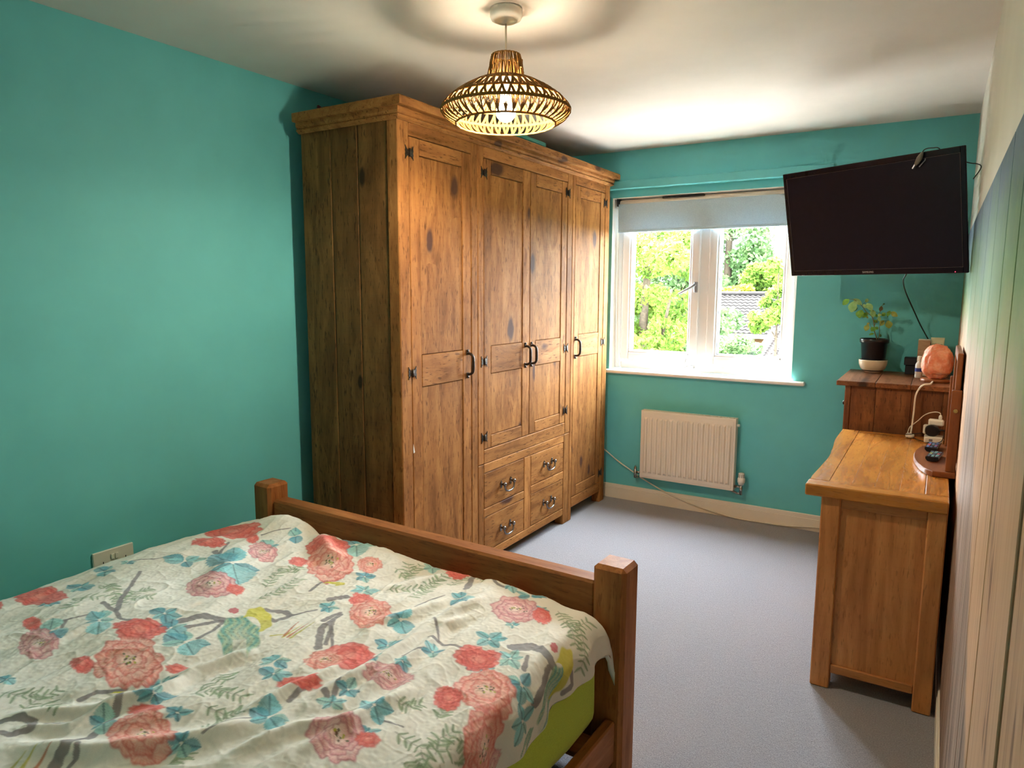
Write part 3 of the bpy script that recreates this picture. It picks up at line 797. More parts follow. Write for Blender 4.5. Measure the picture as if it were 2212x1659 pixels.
LV=[(5,[-0.202,-0.806,0.037,0.024,-0.037,0.022]),(5,[-0.123,-0.836,0.036,0.023,-0.047,0.028]),(5,[-0.019,-0.859,0.048,0.031,-0.05,0.031]),(5,[-0.615,-0.831,0.034,0.023,-0.043,0.02]),(5,[-0.563,-0.943,0.029,0.019,-0.029,0.012]),(5,[-0.37,-0.475,0.066,0.044,-0.117,0.082]),(5,[-0.542,-0.535,0.056,0.037,-0.046,0.029]),(5,[-0.666,-0.731,0.026,0.017,-0.047,0.023]),(5,[-0.665,-0.659,0.022,0.015,-0.02,0.011]),(5,[-0.429,-0.29,0.029,0.019,-0.04,0.031]),(5,[-0.313,-0.924,0.031,0.02,-0.066,0.033]),(5,[0.253,-0.8,0.032,0.021,-0.027,0.021]),(5,[0.296,-0.836,0.033,0.022,-0.023,0.018]),(5,[0.425,-0.95,0.032,0.021,-0.046,0.036]),(5,[0.353,-1.101,0.03,0.02,-0.025,0.016]),(5,[0.09,-0.988,0.033,0.022,-0.026,0.015]),(5,[0.136,-1.14,0.022,0.015,-0.04,0.02]),(5,[0.146,-1.036,0.04,0.027,-0.024,0.013]),(5,[-0.223,-1.178,0.019,0.012,-0.023,0.009]),(5,[-0.38,-1.017,0.035,0.023,-0.062,0.027]),(5,[0.252,-1.047,0.029,0.019,-0.018,0.011]),(5,[-0.414,-0.181,0.019,0.013,-0.041,0.034]),(5,[-0.163,-0.123,0.052,0.035,-0.075,0.074]),(5,[0.114,-0.362,0.037,0.024,-0.021,0.021]),(5,[0.358,-0.469,0.031,0.02,-0.044,0.049]),(5,[0.414,-0.579,0.033,0.022,-0.017,0.018]),(5,[0.443,-0.666,0.021,0.014,-0.018,0.019]),(5,[0.514,-0.636,0.018,0.012,-0.018,0.019]),(5,[0.486,-0.785,0.021,0.014,-0.026,0.025]),(5,[0.496,-0.842,0.027,0.017,-0.018,0.017]),(5,[0.585,-0.804,0.032,0.021,-0.029,0.029]),(5,[0.607,-0.403,0.037,0.024,-0.023,0.033]),(5,[0.7,-0.446,0.025,0.017,-0.026,0.039]),(5,[0.771,-0.505,0.033,0.022,-0.022,0.035]),(5,[0.831,-0.55,0.026,0.017,-0.028,0.047]),(5,[0.612,-0.302,0.016,0.011,-0.01,0.015]),(5,[0.164,-0.1,0.023,0.015,-0.031,0.038]),(5,[0.409,-0.267,0.033,0.022,-0.026,0.034]),(5,[0.477,-0.099,0.017,0.011,-0.026,0.04]),(5,[0.524,-0.535,0.024,0.016,-0.021,0.024]),(5,[0.625,-0.174,0.02,0.013,-0.01,0.018]),(5,[0.66,-0.518,0.029,0.019,-0.013,0.018]),(5,[0.622,-0.861,0.022,0.014,-0.009,0.009]),(5,[0.895,-0.734,0.016,0.011,-0.019,0.029]),(5,[0.117,-0.505,0.023,0.015,-0.028,0.025]),(5,[0.053,-0.3,0.029,0.02,-0.023,0.023]),(5,[0.554,-0.111,0.041,0.027,-0.015,0.024])]
BR=[(0.014,[-0.425,-0.858,-0.333,-0.869,-0.28,-0.886,-0.221,-0.868]),(0.016,[-0.332,-0.868,-0.406,-0.819,-0.473,-0.758,-0.565,-0.673]),(0.01,[-0.423,-1.01,-0.399,-0.964,-0.383,-0.92]),(0.009,[-0.397,-0.969,-0.363,-1.0,-0.342,-1.018]),(0.03,[-0.136,-0.795,-0.119,-0.744,-0.053,-0.724,-0.029,-0.686]),(0.022,[-0.023,-0.615,0.027,-0.589,0.062,-0.595,0.052,-0.642,0.014,-0.639]),(0.012,[0.062,-0.595,0.099,-0.535]),(0.02,[-0.094,-0.812,-0.066,-0.759,-0.05,-0.722]),(0.014,[-0.014,-0.826,-0.026,-0.777,-0.048,-0.732]),(0.022,[0.281,-0.69,0.212,-0.62,0.179,-0.518]),(0.012,[0.197,-0.576,0.256,-0.622,0.308,-0.668]),(0.03,[0.086,-0.468,0.109,-0.427]),(0.024,[0.213,-1.278,0.169,-1.224,0.169,-1.182,0.136,-1.12,0.095,-1.083]),(0.012,[0.19,-1.216,0.217,-1.232,0.221,-1.251]),(0.014,[0.001,-1.124,0.004,-1.088,0.046,-1.045]),(0.02,[-0.043,-1.265,-0.019,-1.232,0.014,-1.221,0.04,-1.236,0.028,-1.269,0.005,-1.278]),(0.016,[0.047,-1.207,0.07,-1.185,0.082,-1.163]),(0.007,[0.37,-1.064,0.377,-1.011,0.405,-0.973]),(0.013,[0.411,-0.887,0.404,-0.85,0.409,-0.813]),(0.02,[-0.53,-0.432,-0.469,-0.461,-0.394,-0.495]),(0.014,[-0.482,-0.452,-0.521,-0.407,-0.567,-0.353]),(0.007,[-0.517,-0.25,-0.499,-0.207,-0.471,-0.157]),(0.012,[-0.014,-0.46,-0.031,-0.407,0.001,-0.365]),(0.007,[-0.664,-0.638,-0.619,-0.599,-0.599,-0.548]),(0.016,[0.454,-0.825,0.494,-0.843,0.452,-0.78]),(0.022,[0.381,-0.199,0.35,-0.14,0.322,-0.076]),(0.016,[0.39,-0.077,0.429,-0.117,0.466,-0.128]),(0.013,[0.483,-0.493,0.509,-0.485,0.546,-0.486,0.595,-0.488]),(0.008,[0.415,-0.397,0.469,-0.449,0.503,-0.484]),(0.04,[0.682,-0.392,0.712,-0.361,0.777,-0.367]),(0.02,[0.821,-0.309,0.859,-0.313,0.863,-0.357]),(0.022,[0.815,-0.493,0.8,-0.435,0.779,-0.385]),(0.014,[0.749,-0.46,0.728,-0.41]),(0.03,[0.848,-0.822,0.844,-0.786,0.873,-0.743]),(0.01,[0.492,-0.608,0.499,-0.575,0.513,-0.542]),(0.008,[0.335,-0.382,0.339,-0.326,0.356,-0.276]),(0.006,[0.611,-0.815,0.651,-0.811,0.669,-0.806]),(0.02,[0.177,-0.577,0.17,-0.536,0.17,-0.512]),(0.014,[0.281,-0.666,0.234,-0.606,0.199,-0.562])]
SP=[[-0.459,-0.941,-0.513,-0.877,-0.465,-0.846],[-0.529,-0.782,-0.387,-0.832,-0.444,-0.792],[-0.396,-0.813,-0.43,-0.757,-0.421,-0.723],[-0.396,-0.8,-0.373,-0.779,-0.351,-0.758],[-0.096,-0.588,-0.078,-0.51,-0.104,-0.427],[-0.152,-0.517,-0.2,-0.43,-0.205,-0.402],[0.174,-0.907,0.223,-0.908,0.194,-0.878],[0.21,-0.99,0.245,-0.947,0.315,-0.932],[0.18,-0.944,0.235,-0.948,0.266,-0.942],[-0.164,-1.21,-0.119,-1.196,-0.094,-1.164],[-0.059,-1.214,-0.081,-1.17,-0.076,-1.129],[-0.057,-1.177,-0.014,-1.17,0.014,-1.167],[0.277,-1.0,0.338,-0.987,0.351,-0.965],[0.344,-1.055,0.35,-1.026,0.346,-0.989],[-0.522,-0.818,-0.545,-0.778,-0.486,-0.794],[-0.175,-0.413,-0.196,-0.364,-0.161,-0.373],[0.374,-1.141,0.38,-1.125,0.381,-1.102],[0.175,-0.328,0.253,-0.262,0.258,-0.141],[0.085,-0.193,0.147,-0.2,0.129,-0.115],[0.173,-0.229,0.133,-0.177,0.093,-0.139],[0.287,-0.308,0.271,-0.236,0.264,-0.183],[0.32,-0.203,0.312,-0.151,0.326,-0.112],[0.34,-0.087,0.391,-0.113,0.358,-0.059],[0.73,-0.211,0.75,-0.175,0.755,-0.125],[0.75,-0.175,0.791,-0.215,0.841,-0.266],[0.662,-0.137,0.706,-0.169,0.743,-0.18],[0.605,-0.755,0.629,-0.746,0.645,-0.722],[0.668,-0.829,0.739,-0.831,0.777,-0.781],[0.742,-0.835,0.769,-0.858,0.787,-0.869],[0.736,-0.885,0.763,-0.879,0.772,-0.861],[0.763,-0.816,0.745,-0.778,0.753,-0.74],[0.783,-0.825,0.807,-0.845,0.826,-0.854],[0.701,-0.734,0.697,-0.708,0.693,-0.691],[0.281,-0.351,0.283,-0.297,0.277,-0.26],[0.704,-0.182,0.753,-0.218,0.778,-0.245],[0.774,-0.745,0.802,-0.754,0.822,-0.776]]
BD=[('body',[0.055,-0.755,0.048,0.032,-0.105,0.076]),('yellow',[0.01,-0.665,0.035,0.023,-0.065,0.049]),('red',[-0.089,-0.671,0.013,0.009,-0.017,0.013]),('body',[0.838,-0.419,0.027,0.018,-0.046,0.083]),('yellow',[0.812,-0.344,0.028,0.018,-0.038,0.071]),('red',[0.755,-0.323,0.009,0.006,-0.008,0.015]),('body',[0.886,-0.547,0.01,0.007,-0.021,0.037]),('yellow',[0.052,-1.057,0.023,0.015,-0.008,0.004]),('yellow',[0.883,-0.783,0.006,0.005,-0.011,0.016]),('yellow',[0.012,-0.39,0.031,0.021,-0.011,0.011])]
TL=[[0.163,-0.704,0.149,-0.629],[0.174,-0.697,0.156,-0.614],[0.184,-0.696,0.165,-0.601],[0.131,-0.715,0.166,-0.681],[0.16,-0.697,0.12,-0.616],[0.142,-1.314,0.116,-1.276],[0.16,-1.302,0.118,-1.256],[0.18,-1.289,0.146,-1.242]]

RG = [[0.477, -0.211, 0.443, -0.323, 0.439, -0.441, 0.46, -0.575, 0.468, -0.697, 0.457, -0.775, 0.435, -0.875], [0.501, -0.267, 0.471, -0.42, 0.504, -0.572, 0.51, -0.693, 0.524, -0.837], [0.159, -0.773, 0.131, -0.87, 0.096, -0.978], [0.402, -0.692, 0.398, -0.79, 0.381, -0.869, 0.367, -0.998], [0.123, -0.914, 0.133, -1.032, 0.034, -1.16, -0.062, -1.253], [0.448, -0.945, 0.342, -1.086, 0.218, -1.202, 0.052, -1.295], [0.386, -0.271, 0.351, -0.434, 0.305, -0.531], [-0.387, -0.093, -0.198, -0.22, -0.096, -0.252], [-0.493, -0.309, -0.36, -0.52, -0.223, -0.676], [0.592, -0.85, 0.504, -0.945, 0.453, -1.08], [0.107, -1.049, 0.086, -1.184, -0.0, -1.259], [0.598, -0.681, 0.575, -0.861, 0.572, -1.002], [0.285, -0.092, 0.209, -0.23, 0.161, -0.344]]

NU = 800
tv_ = np.concatenate([np.linspace(-2.0, -1.45, 36), np.linspace(-1.4485, 0.03, 640)])
NTT = len(tv_)
uu = np.linspace(0, 1, NU)
T2 = np.repeat(tv_[:, None], NU, 1)
smin = -0.90
smax = 0.745 + np.interp(-tv_, [-0.1, 0.02, 0.09, 0.35, 0.85, 2.1], [0.135, 0.135, 0.125, 0.135, 0.175, 0.19]) + 0.004 * np.sin(tv_ * 19)
S2 = smin + (smax[:, None] - smin) * uu[None, :]

def seg_dist(px, py, pts):
    best = np.full(px.shape, 1e9); tt = np.zeros(px.shape)
    n = len(pts) // 2
    P = [(pts[2 * i], pts[2 * i + 1]) for i in range(n)]
    for i in range(n - 1):
        ax, ay = P[i]; bx2, by2 = P[i + 1]
        dx, dy = bx2 - ax, by2 - ay
        q = np.clip(((px - ax) * dx + (py - ay) * dy) / (dx * dx + dy * dy + 1e-9), 0, 1)
        d = np.hypot(px - ax - q * dx, py - ay - q * dy)
        m = d < best
        best = np.where(m, d, best); tt = np.where(m, (i + q) / (n - 1), tt)
    return best, tt

# height of the cloth
Hh = 0.572 + 0.013 * vn(S2 * 2.6 + 3, T2 * 2.2, 1) + 0.007 * vn(S2 * 6, T2 * 4.5, 2)
Hh += 0.0050 * vn(S2 * 17 + 1.5 * T2, T2 * 4.2 + S2 * 2, 3) + 0.0022 * vn(S2 * 42 + 6 * T2, T2 * 10 + 5 * S2, 4)
cr = 1 - np.abs(vn(S2 * 9 + 3 * T2, T2 * 5 - 2 * S2, 5)); Hh += 0.0026 * cr ** 5
cr = 1 - np.abs(vn(S2 * 21 - 6 * T2, T2 * 11 + 5 * S2, 6)); Hh += 0.0012 * cr ** 6
cr = 1 - np.abs(vn(S2 * 34 + 14 * T2, T2 * 30 - 5 * S2, 9)); Hh += 0.0006 * cr ** 8
Hh += 0.0004 * vn(S2 * 130, T2 * 130, 7)
for i, rg_ in enumerate(RG):
    d, q = seg_dist(S2, T2, rg_)
    a = (0.018, 0.014, 0.012, 0.014, 0.014, 0.014, 0.009, 0.016, 0.013, 0.012, 0.012, 0.012, 0.01)[i]
    w = (0.022, 0.016, 0.02, 0.018, 0.02, 0.024, 0.02, 0.03, 0.05, 0.018, 0.016, 0.018, 0.03)[i]
    env = np.clip(np.sin(np.clip(q, 0.02, 0.98) * np.pi) * 1.6, 0, 1)
    Hh += a * env * np.exp(-(d / w) ** 2) - 0.45 * a * env * np.exp(-((d - 2.2 * w) / (1.3 * w)) ** 2)
def bump2(cx, cy, wx, wy, a): return a * np.exp(-((S2 - cx) / wx) ** 2 - ((T2 - cy) / wy) ** 2)
Hh += bump2(-0.58, -0.13, 0.13, 0.12, 0.036) - bump2(-0.39, -0.06, 0.05, 0.09, 0.03) + bump2(-0.1, -0.12, 0.2, 0.08, 0.012) + bump2(0.42, -0.2, 0.12, 0.12, 0.018)
Hh -= np.clip((-0.45 - S2) / 0.35, 0, 1) ** 2 * 0.022
Hh -= np.clip((S2 - 0.55) / 0.25, 0, 1) ** 2 * 0.03
def roll(v, e, r, a_max):
    d = np.maximum(v - e, 0); a = np.minimum(d / r, a_max); d2 = np.maximum(d - a_max * r, 0)
    return np.minimum(v, e) + r * np.sin(a) + d2 * math.cos(a_max), r * (1 - np.cos(a)) + d2 * math.sin(a_max)
X, dr1 = roll(S2, 0.742, 0.055, 1.42)
X2, dr2 = roll(-X, 0.735, 0.06, 1.35); X = -X2
Y, dr3 = roll(T2, -0.115, 0.06, 1.3)
Z = Hh - dr1 - dr2 - dr3
Z = np.maximum(Z, 0.515 - 0.0 - np.where(np.abs(X) > 0.73, 1.0, 0) - np.where(Y > -0.09, 1.0, 0))
hang = np.clip(dr1 / 0.08, 0, 1)
X = X + hang * (0.008 * np.sin(T2 * 23 + 1) + 0.006 * np.sin(T2 * 51))

# print, painted as flat colours on the cloth
C3 = np.zeros((NTT, NU, 3)); cream = np.array(srgb(226, 223, 213)[:3]); C3[:] = cream
C3 *= (1 + 0.03 * vn(S2 * 30, T2 * 30, 8))[..., None]
def lin(*c): return np.array(srgb(*c)[:3])
def win(cx, cy, rad):
    r0, r1 = np.searchsorted(tv_, [cy - rad, cy + rad])
    lo = (cx - rad - smin) / (smax.min() - smin); hi = (cx + rad - smin) / (smax.max() - smin)
    c0 = max(0, int(min((cx - rad - smin) / (smax.max() - smin), lo) * NU) - 2); c1 = min(NU, int(max(hi, (cx + rad - smin) / (smax.min() - smin)) * NU) + 3)
    return slice(r0, r1), slice(c0, c1)
def blend(sl, mask, col):
    C3[sl] = C3[sl] * (1 - mask[..., None]) + col * mask[..., None]
def sm(e0, e1, x):
    t = np.clip((x - e0) / (e1 - e0), 0, 1); return t * t * (3 - 2 * t)
def uv(e, pad=1.25):
    cx, cy, ax, ay, bx2, by2 = e
    rad = max(abs(ax) + abs(bx2), abs(ay) + abs(by2)) * pad
    sl = win(cx, cy, rad)
    dx, dy = S2[sl] - cx, T2[sl] - cy
    det = ax * by2 - ay * bx2
    return sl, (dx * by2 - dy * bx2) / det, (dy * ax - dx * ay) / det, abs(det) ** 0.5
PAL = {0: (lin(226, 128, 112), lin(246, 222, 206), lin(204, 96, 88)), 1: (lin(222, 98, 88), lin(236, 158, 142), lin(190, 70, 68)), 2: (lin(212, 132, 138), lin(240, 224, 212), lin(170, 96, 106))}
def flower(kind, e, seed):
    rr = random.Random(seed)
    edge, pale, line = PAL[kind]
    sl, a, b, sc = uv(e)
    if a.size == 0: return
    soft = 0.0035 / sc
    layers = [(0.62, 9, 0.42), (0.40, 7, 0.40), (0.18, 5, 0.34)] if sc > 0.03 else [(0.5, 6, 0.5), (0.18, 4, 0.42)]
    for (rad, n, sz_) in layers:
        ph = rr.random() * 6.28
        for k in range(n):
            th = ph + 2 * math.pi * k / n + rr.uniform(-0.2, 0.2)
            cx, cy = rad * math.cos(th) * rr.uniform(0.85, 1.1), rad * math.sin(th) * rr.uniform(0.85, 1.1)
            u = ((a - cx) * math.cos(th) + (b - cy) * math.sin(th)) / sz_
            w = (-(a - cx) * math.sin(th) + (b - cy) * math.cos(th)) / (sz_ * rr.uniform(0.85, 1.15))
            ang = np.arctan2(w, u)
            d = np.hypot(u, w) / (1 + 0.10 * np.cos(ang * 5 + rr.random() * 6) + 0.05 * np.cos(ang * 9))
            m = 1 - sm(1 - soft / sz_, 1 + soft / sz_, d)
            if m.max() <= 0: continue
            g = np.clip(0.02 + 0.85 * np.clip(u * 0.6 + 0.42, 0, 1) + 0.2 * (d - 0.5) + 0.12 * np.cos(ang * 22), 0, 1)[..., None]
            if kind == 1: g = np.clip(g + 0.18, 0, 1)
            col = pale * (1 - g) + edge * g
            ol = (sm(0.80, 0.93, d) * 0.75)[..., None]
            col = col * (1 - ol) + line * ol
            blend(sl, m * 0.86, col)
    if kind != 1:
        for k in range(16):
            cx, cy = rr.gauss(0.05, 0.16), rr.gauss(0, 0.12)
            m = 1 - sm(0.025, 0.05, np.hypot(a - cx, b - cy))
            blend(sl, m * 0.9, [lin(176, 172, 60), lin(90, 98, 60), lin(110, 80, 70)][k % 3])
TEALS = [lin(112, 184, 192), lin(142, 204, 208), lin(92, 162, 178), lin(150, 200, 192)]
def leaf(x0, y0, x1, y1, wd_, col, vein=lin(58, 84, 96), al=0.92):
    cx, cy = (x0 + x1) / 2, (y0 + y1) / 2
    ln = math.hypot(x1 - x0, y1 - y0) / 2
    if ln < 1e-4: return
    sl = win(cx, cy, ln * 1.2)
    ux, uy = (x1 - x0) / (2 * ln), (y1 - y0) / (2 * ln)
    a = ((S2[sl] - cx) * ux + (T2[sl] - cy) * uy) / ln
    b = (-(S2[sl] - cx) * uy + (T2[sl] - cy) * ux) / ln
    if a.size == 0: return
    w = wd_ * np.clip(1 - a * a, 0, 1) ** 0.8 * (1 - 0.25 * a) * (1 + 0.07 * np.cos(a * 26))
    sf = 0.0022 / ln
    m = (1 - sm(w - sf, w + sf, np.abs(b))) * (np.abs(a) < 1)
    g = (0.5 + 0.5 * np.tanh(b / (0.25 * wd_ + 1e-4)))[..., None]
    c = col * (1.06 - 0.3 * g) + 0.10 * g
    st = (0.22 * (np.cos((a * 9 - np.abs(b) * 12) * 2.4) > 0.86))[..., None]
    c = c * (1 - st) + vein * st
    blend(sl, m * al, c)
    mv = (1 - sm(0.0012 / ln, 0.0030 / ln, np.abs(b))) * (np.abs(a) < 0.96)
    blend(sl, mv * 0.55, vein)
def stroke(pts, w, col, al=0.9, taper=0.5):
    xs, ysv = pts[0::2], pts[1::2]
    cx, cy = (min(xs) + max(xs)) / 2, (min(ysv) + max(ysv)) / 2
    rad = max(max(xs) - min(xs), max(ysv) - min(ysv)) / 2 + w * 1.5
    sl = win(cx, cy, rad)
    if S2[sl].size == 0: return
    d, q = seg_dist(S2[sl], T2[sl], pts)
    ww = w / 2 * (1 - taper * q) * (1 + 0.25 * vn(S2[sl] * 90, T2[sl] * 90, 12))
    blend(sl, (1 - sm(ww - 0.0012, ww + 0.0016, d)) * al, col)
GREY = lin(124, 118, 120); GREEN = lin(160, 182, 142)
sprr = random.Random(5)
for sp in SP:
    n = len(sp) // 2
    stroke(sp, 0.003, lin(140, 142, 124), 0.6, 0.4)
    P = [Vector((sp[2 * i], sp[2 * i + 1])) for i in range(n)]
    for i in range(n - 1):
        dv = P[i + 1] - P[i]; ln = dv.length; cnt = max(3, int(ln / 0.016))
        if ln < 1e-4: continue
        for k in range(cnt):
            p = P[i] + dv * ((k + 0.5) / cnt)
            for sgn in (-1, 1):
                ang = math.atan2(dv.y, dv.x) + sgn * sprr.uniform(0.7, 1.3)
                l2 = sprr.uniform(0.018, 0.034)
                q = p + Vector((math.cos(ang), math.sin(ang))) * l2
                leaf(p.x, p.y, q.x, q.y, 0.30, GREEN * sprr.uniform(0.8, 1.15), lin(110, 130, 98), 0.7)
for w, pts in BR: stroke(pts, w, GREY, 0.88, 0.35)
lrr = random.Random(9)
for n, e in LV:
    cx, cy, ax, ay, bx2, by2 = e
    for k in range(n):
        th = lrr.uniform(0, 6.28) if k else 0.3
        th = 2 * math.pi * (k + lrr.uniform(-0.35, 0.35)) / n
        c_, s_ = math.cos(th), math.sin(th)
        leaf(cx + 0.08 * (c_ * ax + s_ * bx2), cy + 0.08 * (c_ * ay + s_ * by2), cx + 1.12 * (c_ * ax + s_ * bx2), cy + 1.12 * (c_ * ay + s_ * by2), lrr.uniform(0.55, 0.85), TEALS[(k + int(lrr.random() * 4)) % 4])
for i, (k, e) in enumerate(FL): flower(k, e, 100 + i)
for i, (k, e) in enumerate(BD):
    sl, a, b, sc = uv(e)
    if a.size == 0: continue
    d = np.hypot(a, b) * (1 + 0.06 * np.cos(np.arctan2(b, a) * 7))
    m = 1 - sm(0.88, 1.0, d)
    if k == 'body':
        st = 0.5 + 0.5 * np.cos(a * 16 + 3 * np.sin(b * 7))
        col = lin(86, 160, 150) * (1 - st[..., None]) + lin(160, 186, 150) * st[..., None]
        pale = np.clip(1 - np.hypot(a * 1.6, b + 0.3), 0, 1)[..., None]
        col = col * (1 - 0.7 * pale) + lin(212, 204, 180) * 0.7 * pale
        dk = ((np.cos(a * 34) * np.cos(b * 18)) > 0.72)[..., None] * 0.6
        col = col * (1 - dk) + lin(60, 80, 80) * dk
        m = m * np.clip(1.3 - 1.0 * (np.abs(a) < 0.3) * (b < -0.15), 0, 1)
    elif k == 'yellow':
        col = lin(202, 194, 62) * np.ones(a.shape + (1,)) * (0.9 + 0.2 * (b > 0))[..., None]
        m = m * (np.hypot(a + 0.55, b + 0.5) > 0.72)
    else:
        col = lin(196, 92, 100) * np.ones(a.shape + (1,))
    blend(sl, m * 0.9, col)
for i, t_ in enumerate(TL): stroke(t_, 0.008, [lin(196, 186, 70), lin(190, 110, 70), lin(180, 176, 80)][i % 3], 0.85, 0.8)

# mesh with a thin underside
nv = NTT * NU
V = np.stack([X, Y, Z], -1).reshape(-1, 3)
idx = np.arange(nv).reshape(NTT, NU)
Q = np.stack([idx[:-1, :-1], idx[:-1, 1:], idx[1:, 1:], idx[1:, :-1]], -1).reshape(-1, 4)
ri = np.unique(np.concatenate([np.arange(0, NTT, 12), [NTT - 1]])); ci = np.unique(np.concatenate([np.arange(0, NU, 12), [NU - 1]]))
xs, ysb, zs = X[np.ix_(ri, ci)], Y[np.ix_(ri, ci)], Z[np.ix_(ri, ci)]
inx = np.clip(dr1[np.ix_(ri, ci)] / 0.05, 0, 1) * 0.010
V2 = np.stack([xs - inx + np.clip(dr2[np.ix_(ri, ci)] / 0.05, 0, 1) * 0.01, ysb - np.clip(dr3[np.ix_(ri, ci)] / 0.05, 0, 1) * 0.008, zs - 0.010], -1).reshape(-1, 3)
id2 = nv + np.arange(len(ri) * len(ci)).reshape(len(ri), len(ci))
Q2 = np.stack([id2[:-1, :-1], id2[1:, :-1], id2[1:, 1:], id2[:-1, 1:]], -1).reshape(-1, 4)
def rim(top, bot): return np.stack([top[:-1], bot[:-1], bot[1:], top[1:]], -1)
Q3 = np.concatenate([rim(idx[ri, NU - 1], id2[:, -1]), rim(idx[ri, 0], id2[:, 0])[:, ::-1], rim(idx[NTT - 1, ci], id2[-1, :])[:, ::-1], rim(idx[0, ci], id2[0, :])])
AV = np.concatenate([V, V2]); AQ = np.concatenate([Q, Q2, Q3])
me = bpy.data.meshes.new('duvet')
me.vertices.add(len(AV)); me.vertices.foreach_set('co', AV.astype(np.float32).ravel())
me.loops.add(len(AQ) * 4); me.loops.foreach_set('vertex_index', AQ.astype(np.int32).ravel())
me.polygons.add(len(AQ)); me.polygons.foreach_set('loop_start', np.arange(0, len(AQ) * 4, 4, dtype=np.int32))
me.update(calc_edges=True)
me.polygons.foreach_set('use_smooth', np.ones(len(AQ), dtype=bool))
at_ = me.color_attributes.new('print', 'FLOAT_COLOR', 'POINT')
cc_ = np.ones((len(AV), 4), np.float32); cc_[:nv, :3] = C3.reshape(-1, 3); cc_[nv:, :3] = cream
at_.data.foreach_set('color', cc_.ravel())
def duvet_mat():
    t = NT('floral_cotton'); v = t.coord()
    vc = t.n('ShaderNodeVertexColor', layer_name='print')
    w = t.noise(v, 700, 2)
    c = t.mix(1.0, vc.outputs[0], t.ramp(w, [(0.3, (0.93, 0.93, 0.93)), (0.7, (1.03, 1.03, 1.03))]), 'MULTIPLY')
    t.set(col=c, rough=0.8, spec=0.25, sheen=0.15); t.bump(w, 0.12, 0.0004)
    return t.m
me.materials.append(duvet_mat())
dv_ = bpy.data.objects.new('duvet', me); COL.objects.link(dv_)
dv_.location = B0; dv_.rotation_euler = (0, 0, BA)
tag(dv_, 'crumpled cream floral duvet with coral peonies and birds on the bed', 'duvet'); ORG[dv_.name] = Vector()

# ------------------------------------------------------------------ pendant lamp
LX, LY = 1.299, -2.43
pl = thing('pendant_lamp', (LX, LY, 2.4), 'woven paper cord pendant lamp glowing warm yellow below the ceiling', 'lamp')
MB().lathe([(0.0, 2.399), (0.053, 2.399), (0.054, 2.39), (0.054, 2.376), (0.05, 2.366), (0.036, 2.359), (0.012, 2.357), (0.01, 2.352), (0, 2.351)], (LX, LY, 0), 36).build('ceiling_rose', M_WHITE, pl)
MB().tube([(LX, LY, 2.353), (LX, LY, 2.16)], 0.0032, 8).build('flex', M_CABLE_W, pl)
MB().lathe([(0.0, 2.185), (0.012, 2.184), (0.035, 2.181), (0.035, 2.177), (0.021, 2.172), (0.02, 2.12), (0.017, 2.112), (0, 2.11)], (LX, LY, 0), 20).build('bulb_holder_baffle', M_PLASTIC_W, pl)  # holder with a wide collar added to block light going up the neck
bulb = MB().lathe([(0.014, 2.112), (0.018, 2.102), (0.029, 2.088), (0.034, 2.072), (0.031, 2.055), (0.02, 2.042), (0.008, 2.037), (0, 2.0365)], (LX, LY, 0), 24)
bulb.build('bulb', emit('lit_bulb', (1.0, 0.86, 0.63, 1), LAMP_STRENGTH), pl)
def rope_mat():
    t = NT('paper_rope'); v = t.coord()
    n = t.noise(v, 240, 3)
    c = t.ramp(n, [(0.3, srgb(120, 84, 38)), (0.7, srgb(158, 114, 56))])
    t.set(col=c, rough=0.8, spec=0.2)
    tl = t.n('ShaderNodeBsdfTranslucent'); tl.inputs[0].default_value = srgb(214, 160, 80)
    mx = t.n('ShaderNodeMixShader'); mx.inputs[0].default_value = 0.05
    t.l(t.p.outputs[0], mx.inputs[1]); t.l(tl.outputs[0], mx.inputs[2]); t.l(mx.outputs[0], t.out.inputs[0])
    return t.m
M_ROPE = rope_mat()
SP_ = [(0.047, 2.252), (0.052, 2.235), (0.057, 2.205), (0.062, 2.178), (0.10, 2.166), (0.150, 2.140), (0.19, 2.112), (0.214, 2.088), (0.220, 2.074), (0.212, 2.056), (0.190, 2.040), (0.168, 2.03)]
def sp_at(q):
    q = q * (len(SP_) - 1); i = min(int(q), len(SP_) - 2); f = q - i
    return SP_[i][0] * (1 - f) + SP_[i + 1][0] * f, SP_[i][1] * (1 - f) + SP_[i + 1][1] * f
QN = lambda i: i / (len(SP_) - 1)
st = MB(); prr = random.Random(3)
def strand(q0, q1, a0, a1, r, n=4, jr=0.0015):
    pts = []
    for k in range(n + 1):
        f = k / n; rr_, z = sp_at(q0 + (q1 - q0) * f); a = a0 + (a1 - a0) * f
        rr_ += prr.uniform(-jr, jr)
        pts.append((LX + rr_ * math.cos(a), LY + rr_ * math.sin(a), z))
    st.tube(pts, r, 5, cap=False)
for k in range(64):                               # dense neck
    a = 2 * math.pi * k / 64 + prr.uniform(-0.02, 0.02)
    strand(QN(0), QN(1.6), a, a + prr.uniform(-0.06, 0.06), 0.0021)
    strand(QN(1.6), QN(3), a, a + prr.uniform(-0.08, 0.08), 0.0021)
G = 46
